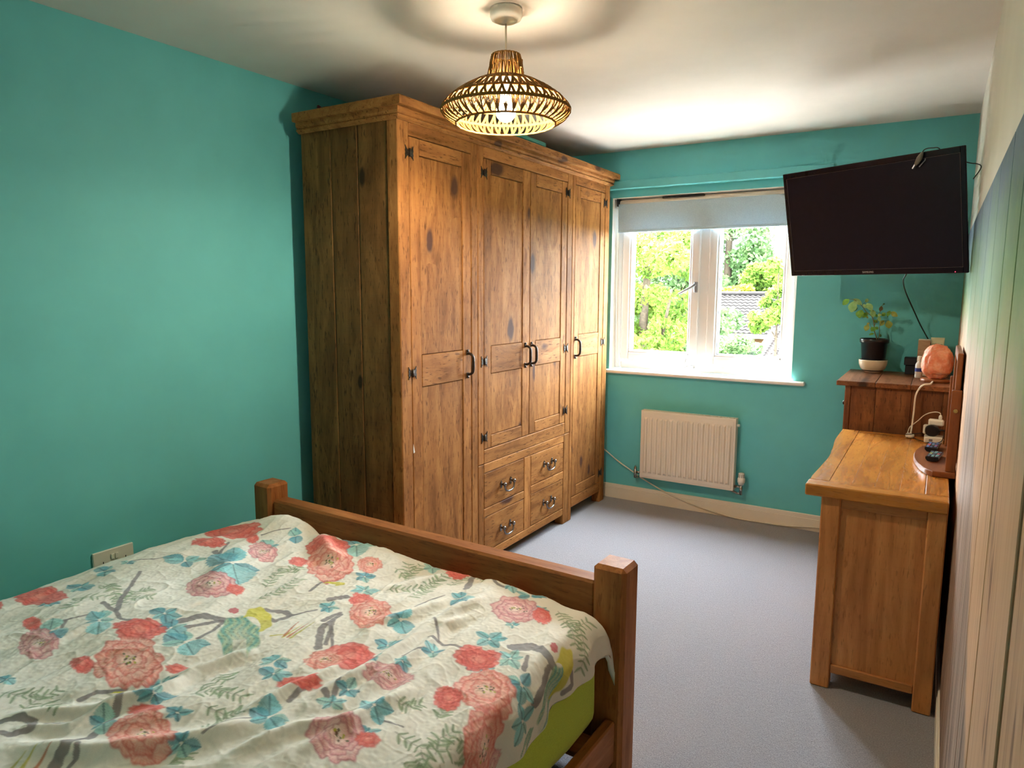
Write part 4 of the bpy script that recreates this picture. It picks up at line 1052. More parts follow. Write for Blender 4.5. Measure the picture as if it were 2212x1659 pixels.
for (qa, qb, n) in ((3, 4.6, 4), (4.6, 6.1, 4), (6.1, 7.9, 5), (8.1, 11, 5)):
    ph = prr.random()
    for k in range(G):
        a = 2 * math.pi * (k + ph) / G; w = 2 * math.pi / G
        for j in range(3):
            o_ = (j - 1) * 0.13 * w
            if qa < 8: ru = 0.0028 if qa < 6 else 0.0019; strand(QN(qa), QN(qb), a + o_ * 0.4, a + 0.36 * w + o_, ru, n); strand(QN(qa), QN(qb), a + o_ * 0.4, a - 0.30 * w + o_, ru, n)
            else: strand(QN(qa), QN(qb), a + 0.3 * w + o_, a - 0.05 * w + o_ * 0.6, 0.0015, n); strand(QN(qa), QN(qb), a - 0.3 * w + o_, a + 0.05 * w + o_ * 0.6, 0.0015, n)
st.build('shade_strands', M_ROPE, pl, kind='stuff')
rg2 = MB()
for q, hw, r in ((QN(0), 1, 0.0028), (QN(3), 1, 0.0028), (QN(4.6), 1, 0.0026), (QN(6.1), 2, 0.0026), (QN(8), 3, 0.003), (QN(11), 2, 0.003)):
    for j in range(hw):
        r0, z0 = sp_at(min(1, q + (j - (hw - 1) / 2) * 0.012))
        pts = [(LX + (r0 + 0.0015 * math.sin(a * 23)) * math.cos(a), LY + (r0 + 0.0015 * math.sin(a * 23)) * math.sin(a), z0) for a in [2 * math.pi * k / 60 for k in range(61)]]
        rg2.tube(pts, r, 6, cap=False)
for k in range(3):
    a = k * 2.094
    rg2.tube([(LX, LY, 2.178), (LX + 0.06 * math.cos(a), LY + 0.06 * math.sin(a), 2.178)], 0.0015, 5)
rg2.build('shade_ring', M_ROPE, pl, kind='stuff')
MB().box(LX + 0.056, LX + 0.062, LY - 0.008, LY + 0.008, 2.205, 2.232, 0.001).build('shade_tag', M_ROPE, pl)

# ------------------------------------------------------------------ television
TC = Vector(CAM) + (Vector((2.26, -0.56, 1.829)) - Vector(CAM)) * 0.94; ya, ti = -0.468, 0.224
tr_ = Vector((math.cos(ya), math.sin(ya), 0)); tf = Vector((math.sin(ya), -math.cos(ya), 0))
tu = Vector((0, 0, 1)) * math.cos(ti) + tf * math.sin(ti); tn = tf * math.cos(ti) - Vector((0, 0, 1)) * math.sin(ti)
TVM = Matrix(((tr_.x, -tn.x, tu.x, TC.x), (tr_.y, -tn.y, tu.y, TC.y), (tr_.z, -tn.z, tu.z, TC.z), (0, 0, 0, 1))) @ Matrix.Scale(0.94, 4)
tvo = bpy.data.objects.new('television', None); COL.objects.link(tvo); tvo.matrix_world = TVM; ORG[tvo.name] = Vector(); tvo.empty_display_size = 0.05
tag(tvo, 'black flat screen television tilted down from the corner wall', 'television')
M_TVB = plain('television_gloss_black', srgb(20, 19, 32), 0.22, noise=0.05, spec=0.3)
M_SCR = plain('dark_screen', srgb(24, 23, 38), 0.3, noise=0.1, spec=0.22)
M_TVBK = plain('television_back', srgb(24, 24, 28), 0.5)
f = MB(); hw, hh = 0.465, 0.28
f.box(-hw, -hw + 0.022, 0, 0.011, -hh, hh, 0.003).box(hw - 0.022, hw, 0, 0.011, -hh, hh, 0.003).box(-hw + 0.02, hw - 0.02, 0, 0.011, hh - 0.028, hh, 0.003).box(-hw + 0.02, hw - 0.02, 0, 0.011, -hh, -hh + 0.028, 0.003)
f.build('bezel', M_TVB, tvo, world=False)
e = MB(); d = 0.0012
for a in ((-0.4432, -0.442, -0.252, 0.252), (0.4418, 0.443, -0.252, 0.252)): e.box(a[0], a[1], -0.0004, 0.006, a[2], a[3], 0)
e.box(-0.443, 0.443, -0.0004, 0.006, 0.2515, 0.2526, 0).box(-0.443, 0.443, -0.0004, 0.006, -0.2526, -0.2515, 0)
e.build('screen_edge', plain('screen_edge_line', srgb(96, 84, 84), 0.3), tvo, world=False)
MB().box(-0.444, 0.444, 0.0015, 0.02, -0.254, 0.254, 0).build('screen', M_SCR, tvo, world=False)
bk = MB().box(-hw + 0.012, hw - 0.012, 0.01, 0.02, -hh + 0.012, hh - 0.012, 0.004).box(-hw + 0.04, hw - 0.04, 0.019, 0.045, -hh + 0.04, hh - 0.04, 0.008).box(-0.28, 0.28, 0.044, 0.08, -0.2, 0.16, 0.015)
bk.build('back_cover', M_TVBK, tvo, world=False)
MB().lathe([(0, 0.0016), (0.0016, 0.001), (0.0022, 0)], (0, 0, 0), 10, M=Matrix.Translation((0.409, 0.0, -0.2735)) @ Matrix.Rotation(math.pi / 2, 4, 'X')).build('standby_light', emit('red_standby', (1.0, 0.06, 0.12, 1), 2.2), tvo, world=False)
fc = bpy.data.curves.new('logo_text', 'FONT'); fc.body = 'SAMSUNG'; fc.size = 0.0125; fc.extrude = 0.0003; fc.align_x = 'CENTER'; fc.align_y = 'CENTER'; fc.space_character = 1.05
lo = bpy.data.objects.new('logo', fc); COL.objects.link(lo)
dg = bpy.context.evaluated_depsgraph_get()
lme = bpy.data.meshes.new_from_object(lo.evaluated_get(dg)); bpy.data.objects.remove(lo)
lo = bpy.data.objects.new('logo', lme); COL.objects.link(lo); lo.parent = tvo; lo.location = (-0.0105, -0.0006, -0.2665); lo.rotation_euler = (math.pi / 2, 0, 0)
lme.materials.clear(); lme.materials.append(plain('logo_silver', srgb(196, 194, 190), 0.35, metal=0.2)); ORG[lo.name] = Vector()
# wall bracket arm (world coordinates brought into the television's space)
TI = TVM.inverted()
br = MB().box(2.28, 2.40, -0.012, -0.0005, 1.72, 1.98, 0.003)
br.tube([(2.34, -0.02, 1.85), (2.46, -0.2, 1.85)], 0.016, 8).tube([(2.46, -0.2, 1.85), tuple(TC - tn * 0.1)], 0.016, 8)
br.tube([(2.34, -0.02, 1.81), (2.34, -0.02, 1.89)], 0.02, 10).tube([(2.46, -0.2, 1.815), (2.46, -0.2, 1.885)], 0.02, 10)
pc = TC - tn * 0.095
br.v = [tuple(TI @ Vector(p)) for p in br.v]
br.box(-0.1, 0.1, 0.079, 0.1, -0.1, 0.1, 0.003)
br.build('wall_bracket', M_IRON, tvo, world=False)
# usb lead hanging over the top edge
tw = lambda a, b, c=0.0: TVM @ Vector((a, c, b))
ul = thing('usb_lead', tuple(tw(0.29, 0.282, -0.01)), 'black lead with grey plug hanging over the television top edge', 'cable')
MB().tube([tuple(q) for q in spline([tw(0.465, 0.128, 0.06), tw(0.495, 0.16, 0.05), tw(0.505, 0.18, 0.045), tw(0.485, 0.192, 0.05), tw(0.45, 0.2, 0.06), tw(0.36, 0.24, 0.055), tw(0.335, 0.283, 0.04), tw(0.322, 0.290, 0.015), tw(0.309, 0.2925, -0.004), tw(0.298, 0.289, -0.012), tw(0.29, 0.28, -0.013)], 6)], 0.0022, 7).build('lead', M_CABLE_B, ul)
pg = MB(); P0, P1, P2, P3 = tw(0.2905, 0.281, -0.013), tw(0.283, 0.267, -0.013), tw(0.262, 0.236, -0.012), tw(0.256, 0.229, -0.012)
pg.tube([P0, P1, P1.lerp(P2, 0.4), P2, P3], [0.004, 0.009, 0.0115, 0.0085, 0.006], 10)
pg.build('plug_body', plain('grey_rubber', srgb(122, 116, 104), 0.5), ul)
pg = MB().tube([tw(0.2575, 0.2315, -0.0115), tw(0.2435, 0.2125, -0.0115)], 0.0055, 4, smooth=False); pg.build('plug_tip', M_CHROME, ul)
pg = MB().tube([tw(0.298, 0.243, -0.008), tw(0.27, 0.217, -0.008)], 0.002, 6).tube([tw(0.3, 0.25, -0.01), tw(0.298, 0.243, -0.008)], 0.0022, 6); pg.build('plug_cover', M_PLASTIC_G, ul)
# power lead down to the chest
MB().tube(spline([tuple(tw(0.163, -0.2, 0.05)), tuple(tw(0.163, -0.28, 0.04)), (2.44, -0.55, 1.525), (2.445, -0.3, 1.468), (2.489, -0.15, 1.359), (2.523, -0.07, 1.282), (2.581, -0.05, 1.176), (2.62, -0.035, 1.1), (2.64, -0.03, 1.03)], 8), 0.0032, 8).build('power_lead', M_CABLE_B, label='thin black lead running down the wall from the television', cat='cable')

# ------------------------------------------------------------------ dressing table
dt = thing('dressing_table', (2.46, -1.25, 0), 'honey oak dressing table with a wavy front edge by the mural wall', 'table')
oz, oy, ox, ot = wood('oak', 'z'), wood('oak', 'y'), wood('oak', 'x'), wood('oaktop', 'y')
DZ0, DZ1 = 0.732, 0.775
wav = [(-1.852, 2.233), (-1.72, 2.237), (-1.6, 2.242), (-1.485, 2.246), (-1.4, 2.249), (-1.31, 2.248), (-1.21, 2.243), (-1.12, 2.238), (-1.04, 2.231), (-0.96, 2.227), (-0.85, 2.226), (-0.66, 2.227)]
wp = [(p.y, p.x) for p in [Vector((q[0], q[1], 0)) for q in wav]]
wsm = spline([(q[1], q[0], 0) for q in wav], 4)
poly = [(p.x, max(p.y, -1.77)) for p in wsm if p.y > -1.771]
poly = [(2.238, -1.769)] + poly[1:] + [(2.302, -0.66), (2.302, -1.769)]
MB().prism(poly[::-1], DZ0, DZ1, bev=0.003).build('top_board', ot, dt)
MB().box(2.233, 2.68, -1.852, -1.770, DZ0, DZ1, 0.004).build('top_board', wood('oaktop', 'x'), dt)
MB().box(2.3028, 2.68, -0.718, -0.66, DZ0, DZ1, 0.003).build('top_board', wood('oaktop', 'x'), dt)
MB().box(2.6085, 2.68, -1.769, -0.719, DZ0, DZ1, 0.003).build('top_board', ot, dt)
xb = [2.303, 2.378, 2.452, 2.53, 2.6075]
for a, b in zip(xb[:-1], xb[1:]): MB().box(a, b - 0.0003, -1.769, -0.719, DZ0, DZ1 - 0.0012, 0.0006).build('top_board', ot, dt)
for a, b in ((2.288, 2.353), (2.622, 2.687)):
    for c, d in ((-1.837, -1.77), (-0.74, -0.675)): MB().box(a, b if b < 2.6 else 2.68, c, d, 0, DZ0, 0.004).build('leg', oz, dt)
for y0, y1 in ((-1.832, -1.80), (-0.712, -0.68)):
    MB().box(2.353, 2.622, y0, y1, 0.696, DZ0, 0.003).build('rail', ox, dt)
    MB().box(2.353, 2.622, y0, y1, 0.062, 0.095, 0.003).build('rail', ox, dt)
    MB().box(2.35, 2.625, y0 + 0.009, y1 - 0.009, 0.09, 0.7, 0.0).build('side_panel', oz, dt)
MB().box(2.655, 2.67, -1.78, -0.73, 0.07, DZ0, 0).build('back_panel', oz, dt)
MB().box(2.294, 2.325, -1.77, -0.74, 0.062, 0.095, 0.003).build('rail', oy, dt)
MB().box(2.294, 2.325, -1.77, -0.74, 0.70, DZ0, 0.003).build('rail', oy, dt)
MB().box(2.296, 2.325, -1.275, -1.235, 0.095, 0.70, 0.003).build('divider', oz, dt)
MB().box(2.325, 2.655, -1.77, -0.74, 0.07, 0.085, 0).build('bottom_board', oy, dt)
for (a, b) in ((-1.768, -1.277), (-1.233, -0.742)):
    for k in range(3):
        z0 = 0.098 + k * 0.2; dr = MB().box(2.293, 2.315, a, b, z0, z0 + 0.196, 0.003).build('drawer', oy, dt)
        MB().lathe([(0.007, 0), (0.006, 0.01), (0.013, 0.018), (0.012, 0.024), (0, 0.027)], (0, 0, 0), 14, M=Matrix.Translation((2.293, (a + b) / 2, z0 + 0.1)) @ Matrix.Rotation(-math.pi / 2, 4, 'Y')).build('drawer_knob', M_STEEL, dr)

# ------------------------------------------------------------------ chest of drawers behind it
ch = thing('chest_of_drawers', (2.44, -0.33, 0), 'dark stained pine chest of drawers in the window corner', 'chest')
cz, cy_, cx_ = wood('chest', 'z'), wood('chest', 'y'), wood('chest', 'x')
for a, b in ((2.18, 2.3575), (2.3585, 2.5105), (2.5115, 2.69)):
    MB().box(a, b, -0.645, -0.02, 0.996, 1.02, 0.003).build('top_plank', cy_, ch)
for a, b in ((2.2475, 2.3605), (2.3615, 2.5165), (2.5175, 2.65)):
    MB().box(a, b, -0.617, -0.6, 0.06, 0.996, 0.002).build('side_plank', cz, ch)
for a, b in ((2.22, 2.247), (2.65, 2.678)):
    MB().box(a, b, -0.622, -0.57, 0, 0.996, 0.003).build('post', cz, ch)
    MB().box(a, b, -0.09, -0.035, 0, 0.996, 0.003).build('post', cz, ch)
MB().box(2.247, 2.65, -0.06, -0.04, 0.06, 0.996, 0).build('side_plank', cz, ch)
MB().box(2.66, 2.672, -0.57, -0.09, 0.06, 0.99, 0).build('back_panel', cz, ch)
MB().box(2.225, 2.245, -0.57, -0.09, 0.05, 0.09, 0.002).build('rail', cy_, ch)
for k in range(4):
    z0 = 0.095 + k * 0.225
    dr = MB().box(2.218, 2.24, -0.568, -0.092, z0, z0 + 0.218, 0.003).build('drawer', cy_, ch)
    for y in (-0.44, -0.22):
        MB().lathe([(0.007, 0), (0.006, 0.008), (0.012, 0.016), (0.011, 0.021), (0, 0.024)], (0, 0, 0), 14, M=Matrix.Translation((2.218, y, z0 + 0.11)) @ Matrix.Rotation(-math.pi / 2, 4, 'Y')).build('drawer_knob', M_IRON, dr)

# ------------------------------------------------------------------ swing mirror on the table
mi = thing('table_mirror', (2.64, -1.21, DZ1), 'brown wooden swing mirror standing on the dressing table', 'mirror')
mz, my, mx_ = wood('mirror', 'z'), wood('mirror', 'y'), wood('mirror', 'x')
arc = [(2.7, -1.497), (2.626, -1.497), (2.6, -1.456), (2.574, -1.37), (2.561, -1.29), (2.556, -1.21), (2.561, -1.13), (2.574, -1.05), (2.6, -0.964), (2.626, -0.923), (2.7, -0.923)]
ap = [arc[0]] + [(p.x, p.y) for p in spline([(q[0], q[1], 0) for q in arc[1:-1]], 4)] + [arc[-1]]
MB().prism(ap[::-1], DZ1, DZ1 + 0.022, bev=0.003).build('base', my, mi)
for y0, y1 in ((-1.482, -1.455), (-0.965, -0.938)):
    MB().box(2.666, 2.6995, y0, y1, DZ1 + 0.021, 1.107, 0.003).build('upright', mz, mi)
    yk = y0 if y0 < -1.2 else y1
    sg = -1 if y0 < -1.2 else 1
    MB().lathe([(0.0075, 0), (0.0075, 0.003), (0.006, 0.0045), (0.003, 0.003), (0, 0.003)], (0, 0, 0), 14, M=Matrix.Translation((2.683, yk, 1.03)) @ Matrix.Rotation(-sg * math.pi / 2, 4, 'X')).build('pivot_screw', plain('brass', srgb(190, 160, 100), 0.3, metal=1.0) if sg < 0 else M_STEEL, mi)
fz0, fz1, fy0, fy1 = 0.83, 1.243, -1.4535, -0.9665
for a in ((fy0, fy0 + 0.036), (fy1 - 0.036, fy1)): MB().box(2.6755, 2.694, a[0], a[1], fz0, fz1, 0.003).build('frame_stile', mz, mi)
for a in ((fz0, fz0 + 0.036), (fz1 - 0.036, fz1)): MB().box(2.6755, 2.694, fy0 + 0.036, fy1 - 0.036, a[0], a[1], 0.003).build('frame_rail', my, mi)
MB().box(2.688, 2.6935, fy0 + 0.03, fy1 - 0.03, fz0 + 0.03, fz1 - 0.03, 0).build('backing', mz, mi)
MB().box(2.681, 2.685, fy0 + 0.034, fy1 - 0.034, fz0 + 0.034, fz1 - 0.034, 0).build('mirror_glass', plain('silvered_glass', srgb(235, 238, 238), 0.02, metal=1.0, noise=0.0), mi)

# remotes
M_BTN = [plain('button_grey', srgb(70, 74, 84), 0.5), plain('button_red', srgb(200, 84, 92), 0.5), plain('button_blue', srgb(96, 120, 168), 0.5), plain('button_yellow', srgb(196, 184, 92), 0.5), plain('button_teal', srgb(110, 150, 150), 0.5)]
def remote(cx, cy, rz, ln, label, cols):
    z = DZ1 + 0.022
    r = thing('remote_control', (cx, cy, z), label, 'remote', 'remotes on the mirror base', rz=rz)
    b = MB(); w = 0.0225
    sec = [(-w, 0.010), (-w, 0.0185), (w, 0.0185), (w, 0.010), (w * 0.7, 0.0015), (0, 0.0), (-w * 0.7, 0.0015)]
    V = [(p[0], s * ln / 2, p[1]) for s in (-1, 1) for p in sec]; n = len(sec)
    b.add(V, [(k, (k + 1) % n, n + (k + 1) % n, n + k) for k in range(n)] + [tuple(range(n))[::-1], tuple(n + k for k in range(n))])
    b.build('remote_body', M_PLASTIC_B, r, world=False)
    for i in range(6):
        for j in range(3):
            x = (j - 1) * 0.0135; y = -ln / 2 + 0.014 + i * (ln - 0.03) / 5
            MB().box(x - 0.005, x + 0.005, y - 0.006, y + 0.006, 0.0184, 0.0205, 0.001).build('button', M_BTN[cols[(i * 3 + j) % len(cols)]], r, world=False)
remote(2.622, -1.065, -0.10, 0.13, 'black remote with purple and red buttons, further from the camera', [2, 2, 0, 2, 0, 2, 1, 0, 1, 1, 4, 2])
remote(2.63, -1.262, -0.14, 0.13, 'black remote with pale grey keys, nearer the camera', [0, 4, 0, 0, 4, 4, 4, 0, 4, 3, 0, 1, 4, 4, 0])

# ------------------------------------------------------------------ extension block, plugs
eb = thing('extension_block', (2.625, -0.76, DZ1), 'white socket extension block on the dressing table corner', 'extension block')
MB().box(2.585, 2.662, -0.815, -0.74, DZ1, DZ1 + 0.03, 0.005).build('block', M_PLASTIC_W, eb)
MB().box(2.605, 2.62, -0.8155, -0.812, DZ1 + 0.008, DZ1 + 0.02, 0.001).build('switch', M_PLASTIC_G, eb)
wc = thing('wall_charger', (2.64, -0.755, DZ1 + 0.03), 'white phone charger plugged into the extension block', 'charger')
MB().box(2.578, 2.625, -0.762, -0.73, DZ1 + 0.0305, DZ1 + 0.075, 0.006).build('plug', M_PLASTIC_W, wc)
MB().box(2.597, 2.66, -0.775, -0.738, DZ1 + 0.0755, DZ1 + 0.105, 0.006).build('charger_body', M_PLASTIC_W, wc)
MB().lathe([(0.0075, 0.102), (0.0075, 0.118), (0.005, 0.126), (0.0, 0.127)], (2.644, -0.757, DZ1), 12).build('cable_plug', M_PLASTIC_W, wc)
bp = thing('black_plug', (2.615, -0.79, DZ1 + 0.03), 'black mains plug in the extension block', 'plug')
b = MB(); pq = [(0.031 * math.cos(2 * math.pi * k / 18) * (1 + 0.06 * math.cos(6 * math.pi * k / 18)), 0.027 * math.sin(2 * math.pi * k / 18)) for k in range(18)]
Mx = Matrix.Translation((2.615, -0.778, DZ1 + 0.056)) @ Matrix.Rotation(math.pi / 2, 4, 'X')
b.prism(pq, -0.0, 0.022, M=Mx, bev=0.004); b.build('plug_body', M_PLASTIC_B, bp)
MB().tube(spline([(2.64, -0.795, DZ1 + 0.06), (2.652, -0.797, DZ1 + 0.062), (2.664, -0.79, DZ1 + 0.06)], 4), 0.004, 7).build('flex_grip', M_PLASTIC_B, bp)
MB().tube(spline([(2.664, -0.79, DZ1 + 0.06), (2.655, -0.82, DZ1 + 0.016), (2.62, -0.822, DZ1 + 0.004), (2.585, -0.8, DZ1 + 0.003), (2.56, -0.77, DZ1 + 0.003), (2.535, -0.74, DZ1 + 0.006), (2.52, -0.73, DZ1 + 0.01), (2.508, -0.735, DZ1 + 0.016), (2.516, -0.745, DZ1 + 0.02), (2.55, -0.755, DZ1 + 0.028), (2.585, -0.735, DZ1 + 0.034)], 6), 0.0018, 6).build('flex', M_CABLE_B, bp)
# charger lead
MB().tube(spline([(2.644, -0.757, DZ1 + 0.127), (2.64, -0.757, DZ1 + 0.136), (2.624, -0.755, DZ1 + 0.139), (2.6, -0.75, DZ1 + 0.132), (2.576, -0.74, DZ1 + 0.115), (2.558, -0.735, DZ1 + 0.092), (2.535, -0.73, DZ1 + 0.066), (2.522, -0.73, DZ1 + 0.05), (2.515, -0.735, DZ1 + 0.02), (2.512, -0.745, DZ1 + 0.003)], 6), 0.0022, 7).build('charger_lead', M_CABLE_W, label='thin white lead looping up to the phone charger', cat='cable')

# ------------------------------------------------------------------ salt lamp
CZ = 1.02
sl_ = thing('salt_lamp', (2.612, -0.42, CZ), 'pink orange rock salt lamp on a wooden disc', 'lamp')
MB().lathe([(0, 0.0), (0.064, 0.0), (0.068, 0.003), (0.068, 0.012), (0.065, 0.015), (0, 0.015)], (2.612, -0.42, CZ), 32).build('wooden_base', wood('mirror', 'x'), sl_)
from mathutils import noise as mnoise
bm = bmesh.new(); bmesh.ops.create_icosphere(bm, subdivisions=5, radius=1.0)
for v in bm.verts:
    n = v.co.normalized()
    p = Vector((n.x * 0.066, n.y * 0.064, n.z * 0.094))
    p.x = math.copysign(min(abs(n.x) ** 0.8, 1) * 0.068, n.x); p.y = math.copysign(abs(n.y) ** 0.8 * 0.065, n.y); p.z = math.copysign(abs(n.z) ** 0.7 * 0.088, n.z)
    tp = 1.0 - 0.2 * max(0, p.z / 0.088) ** 2 - (0.1 if p.z < -0.06 else 0)
    p.x *= tp; p.y *= tp
    d = 0.006 * mnoise.noise(n * 2.2 + Vector((3, 1, 5))) + 0.0035 * mnoise.noise(n * 5.5) + 0.0016 * mnoise.noise(n * 14) + 0.0007 * mnoise.noise(n * 34)
    v.co = p + n * d + Vector((0, 0, 0.015 + 0.086))
me2 = bpy.data.meshes.new('salt_rock'); bm.to_mesh(me2); bm.free()
me2.polygons.foreach_set('use_smooth', [True] * len(me2.polygons))
def salt_mat():
    t = NT('rock_salt'); v = t.coord()
    n = t.noise(v, 22, 6, 0.65, 0.4); f = t.noise(v, 120, 4, 0.6)
    c = t.ramp(n, [(0.3, srgb(226, 122, 84)), (0.5, srgb(234, 146, 108)), (0.7, srgb(240, 182, 152))])
    c = t.mix(t.rng(f, 0.5, 0.75, 0, 0.4), c, srgb(244, 206, 186))
    t.set(col=c, rough=0.5, sss=0.5); t.p.inputs['Subsurface Radius'].default_value = (0.04, 0.015, 0.008); t.p.inputs['Subsurface Scale'].default_value = 0.5
    t.bump(t.math('ADD', n, t.math('MULTIPLY', f, 0.5)), 0.6, 0.004)
    return t.m
me2.materials.append(salt_mat()); so = bpy.data.objects.new('salt_rock', me2); COL.objects.link(so); so.parent = sl_; ORG[so.name] = Vector()
MB().tube(spline([(2.60, -0.49, CZ + 0.006), (2.59, -0.60, CZ + 0.006), (2.565, -0.642, CZ + 0.005), (2.548, -0.655, 1.008), (2.535, -0.66, 0.97), (2.533, -0.665, 0.904), (2.531, -0.68, 0.83), (2.528, -0.70, 0.79), (2.527, -0.72, DZ1 + 0.009)], 7), 0.0042, 8).build('flex', M_CABLE_W, sl_)
MB().lathe([(0.0, -0.019), (0.009, -0.017), (0.0125, -0.006), (0.0125, 0.006), (0.009, 0.017), (0, 0.019)], (0, 0, 0), 14, M=Matrix.Translation((2.526, -0.735, DZ1 + 0.0125)) @ Matrix.Rotation(math.pi / 2, 4, 'Y') @ Matrix.Rotation(0.3, 4, 'X')).build('inline_switch', M_PLASTIC_W, sl_)

# ------------------------------------------------------------------ boxes and bottles on the chest
kb = thing('trinket_box', (2.487, -0.11, CZ), 'small black lidded box beside the plant', 'box')
MB().box(2.464, 2.516, -0.14, -0.085, CZ, CZ + 0.05, 0.003).build('box_body', plain('black_card', srgb(24, 24, 32), 0.55), kb)
MB().box(2.457, 2.522, -0.147, -0.078, CZ + 0.0505, CZ + 0.093, 0.003).build('lid', plain('black_card_lid', srgb(28, 28, 36), 0.55), kb)
def carton_mat():
    t = NT('carton_print'); v = t.coord()
    sp = t.n('ShaderNodeSeparateXYZ'); t.l(v, sp.inputs[0])
    rid = t.math('ADD', t.math('MULTIPLY', t.noise(t.scl(v, (1, 0, 0)), 55, 3), 0.07), 0.068)
    ab = t.math('GREATER_THAN', sp.outputs[2], rid)
    gr = t.noise(t.scl(v, (0.2, 0.2, 1)), 120, 3)
    top = t.ramp(gr, [(0.3, srgb(168, 134, 102)), (0.7, srgb(196, 164, 130))])
    c = t.mix(ab, srgb(222, 204, 180), top)
    c = t.mix(t.math('GREATER_THAN', sp.outputs[2], 0.193), c, srgb(226, 214, 196))
    t.set(col=c, rough=0.5); return t.m
ct = thing('carton', (2.546, -0.15, CZ), 'tall brown carton with pale mountain print behind the salt lamp', 'box')
MB().box(2.518, 2.574, -0.175, -0.125, CZ, CZ + 0.192, 0.0012).build('carton_body', carton_mat(), ct)
MB().box(2.519, 2.573, -0.174, -0.126, CZ + 0.1925, CZ + 0.197, 0.001).build('carton_flap', M_PLASTIC_W, ct)
tb = thing('cream_tube', (2.607, -0.15, CZ), 'pale green cream tube standing on its cap', 'tube')
M_TUBE = plain('pale_green_tube', srgb(222, 222, 184), 0.4, noise=0.02)
V, Fs = [], []
for i in range(13):
    q = i / 12; z = CZ + 0.022 + q * 0.186; hx = 0.024 + 0.008 * q; hy = 0.02 * (1 - q) + 0.0012
    for k in range(20):
        a = 2 * math.pi * k / 20
        V.append((2.607 + hx * math.cos(a) * (1 - 0.0 * q), -0.15 + hy * math.sin(a), z))
for i in range(12):
    for k in range(20): Fs.append((i * 20 + k, i * 20 + (k + 1) % 20, (i + 1) * 20 + (k + 1) % 20, (i + 1) * 20 + k))
Fs.append(tuple(12 * 20 + k for k in range(20)))
MB().add(V, Fs, True).build('tube_body', M_TUBE, tb)
MB().lathe([(0, 0), (0.021, 0), (0.022, 0.002), (0.021, 0.0225), (0, 0.0225)], (2.607, -0.15, CZ), 20).build('cap', M_PLASTIC_W, tb)
def text_part(name, body, size, loc, rot, mat, parent):
    c = bpy.data.curves.new(name, 'FONT'); c.body = body; c.size = size; c.extrude = 0.0002; c.align_x = 'CENTER'
    o = bpy.data.objects.new(name, c); COL.objects.link(o)
    m2 = bpy.data.meshes.new_from_object(o.evaluated_get(bpy.context.evaluated_depsgraph_get())); bpy.data.objects.remove(o)
    o = bpy.data.objects.new(name, m2); COL.objects.link(o); o.parent = parent; o.location = Vector(loc) - ORG[parent.name]; o.rotation_euler = rot
    m2.materials.clear(); m2.materials.append(mat); ORG[o.name] = ORG[parent.name]
    return o
M_INK = plain('olive_ink', srgb(120, 130, 90), 0.6)
text_part('lettering', "l'Olive", 0.018, (2.607, -0.1568, CZ + 0.165), (math.pi / 2 + 0.1, 0, 0), M_INK, tb)
bt = thing('lotion_bottle', (2.533, -0.29, CZ), 'small white lotion bottle with blue label against the salt lamp', 'bottle')
MB().lathe([(0, 0.0), (0.015, 0.0), (0.018, 0.004), (0.018, 0.07), (0.014, 0.08), (0.009, 0.084), (0.009, 0.09), (0, 0.09)], (2.533, -0.29, CZ), 22).build('bottle_body', M_PLASTIC_W, bt)
MB().lathe([(0.010, 0.0895), (0.0105, 0.112), (0.009, 0.116), (0, 0.117)], (2.533, -0.29, CZ), 18).build('cap', M_PLASTIC_W, bt)
MB().lathe([(0.0182, 0.034), (0.0184, 0.035), (0.0184, 0.052), (0.0182, 0.053)], (2.533, -0.29, CZ), 22).build('label_band', plain('blue_print', srgb(40, 62, 150), 0.4), bt)

# ------------------------------------------------------------------ potted plant and its bowl
PX, PY = 2.304, -0.13
bw = MB().lathe([(0, 0.004), (0.034, 0.004), (0.036, 0.0), (0.04, 0.0), (0.043, 0.004), (0.062, 0.022), (0.071, 0.045), (0.0735, 0.068), (0.0725, 0.072), (0.070, 0.0715), (0.066, 0.045), (0.056, 0.02), (0.035, 0.009), (0, 0.009)], (PX, PY, CZ), 40)
bw.build('saucer_bowl', plain('cream_glaze', srgb(226, 208, 180), 0.18, coat=0.3, noise=0.02), label='cream glazed bowl holding the black plant pot', cat='bowl')
pp = thing('potted_plant', (PX, PY, CZ), 'leggy green plant in a black plastic pot by the wall', 'plant')
z0 = CZ + 0.0095
MB().lathe([(0, 0.0), (0.052, 0.0), (0.054, 0.003), (0.0675, 0.155), (0.074, 0.158), (0.0755, 0.178), (0.074, 0.180), (0.072, 0.178), (0.066, 0.15), (0.064, 0.148), (0, 0.148)], (PX, PY, z0), 40).build('pot', plain('black_pot_plastic', srgb(26, 26, 32), 0.28, noise=0.08), pp)
soil = MB().lathe([(0.0665, 0.155), (0.05, 0.160), (0.02, 0.164), (0, 0.165)], (PX, PY, z0), 30); soil.build('soil', plain('soil', srgb(44, 32, 24), 0.95, noise=0.4, nscale=120, bump=0.8), pp)
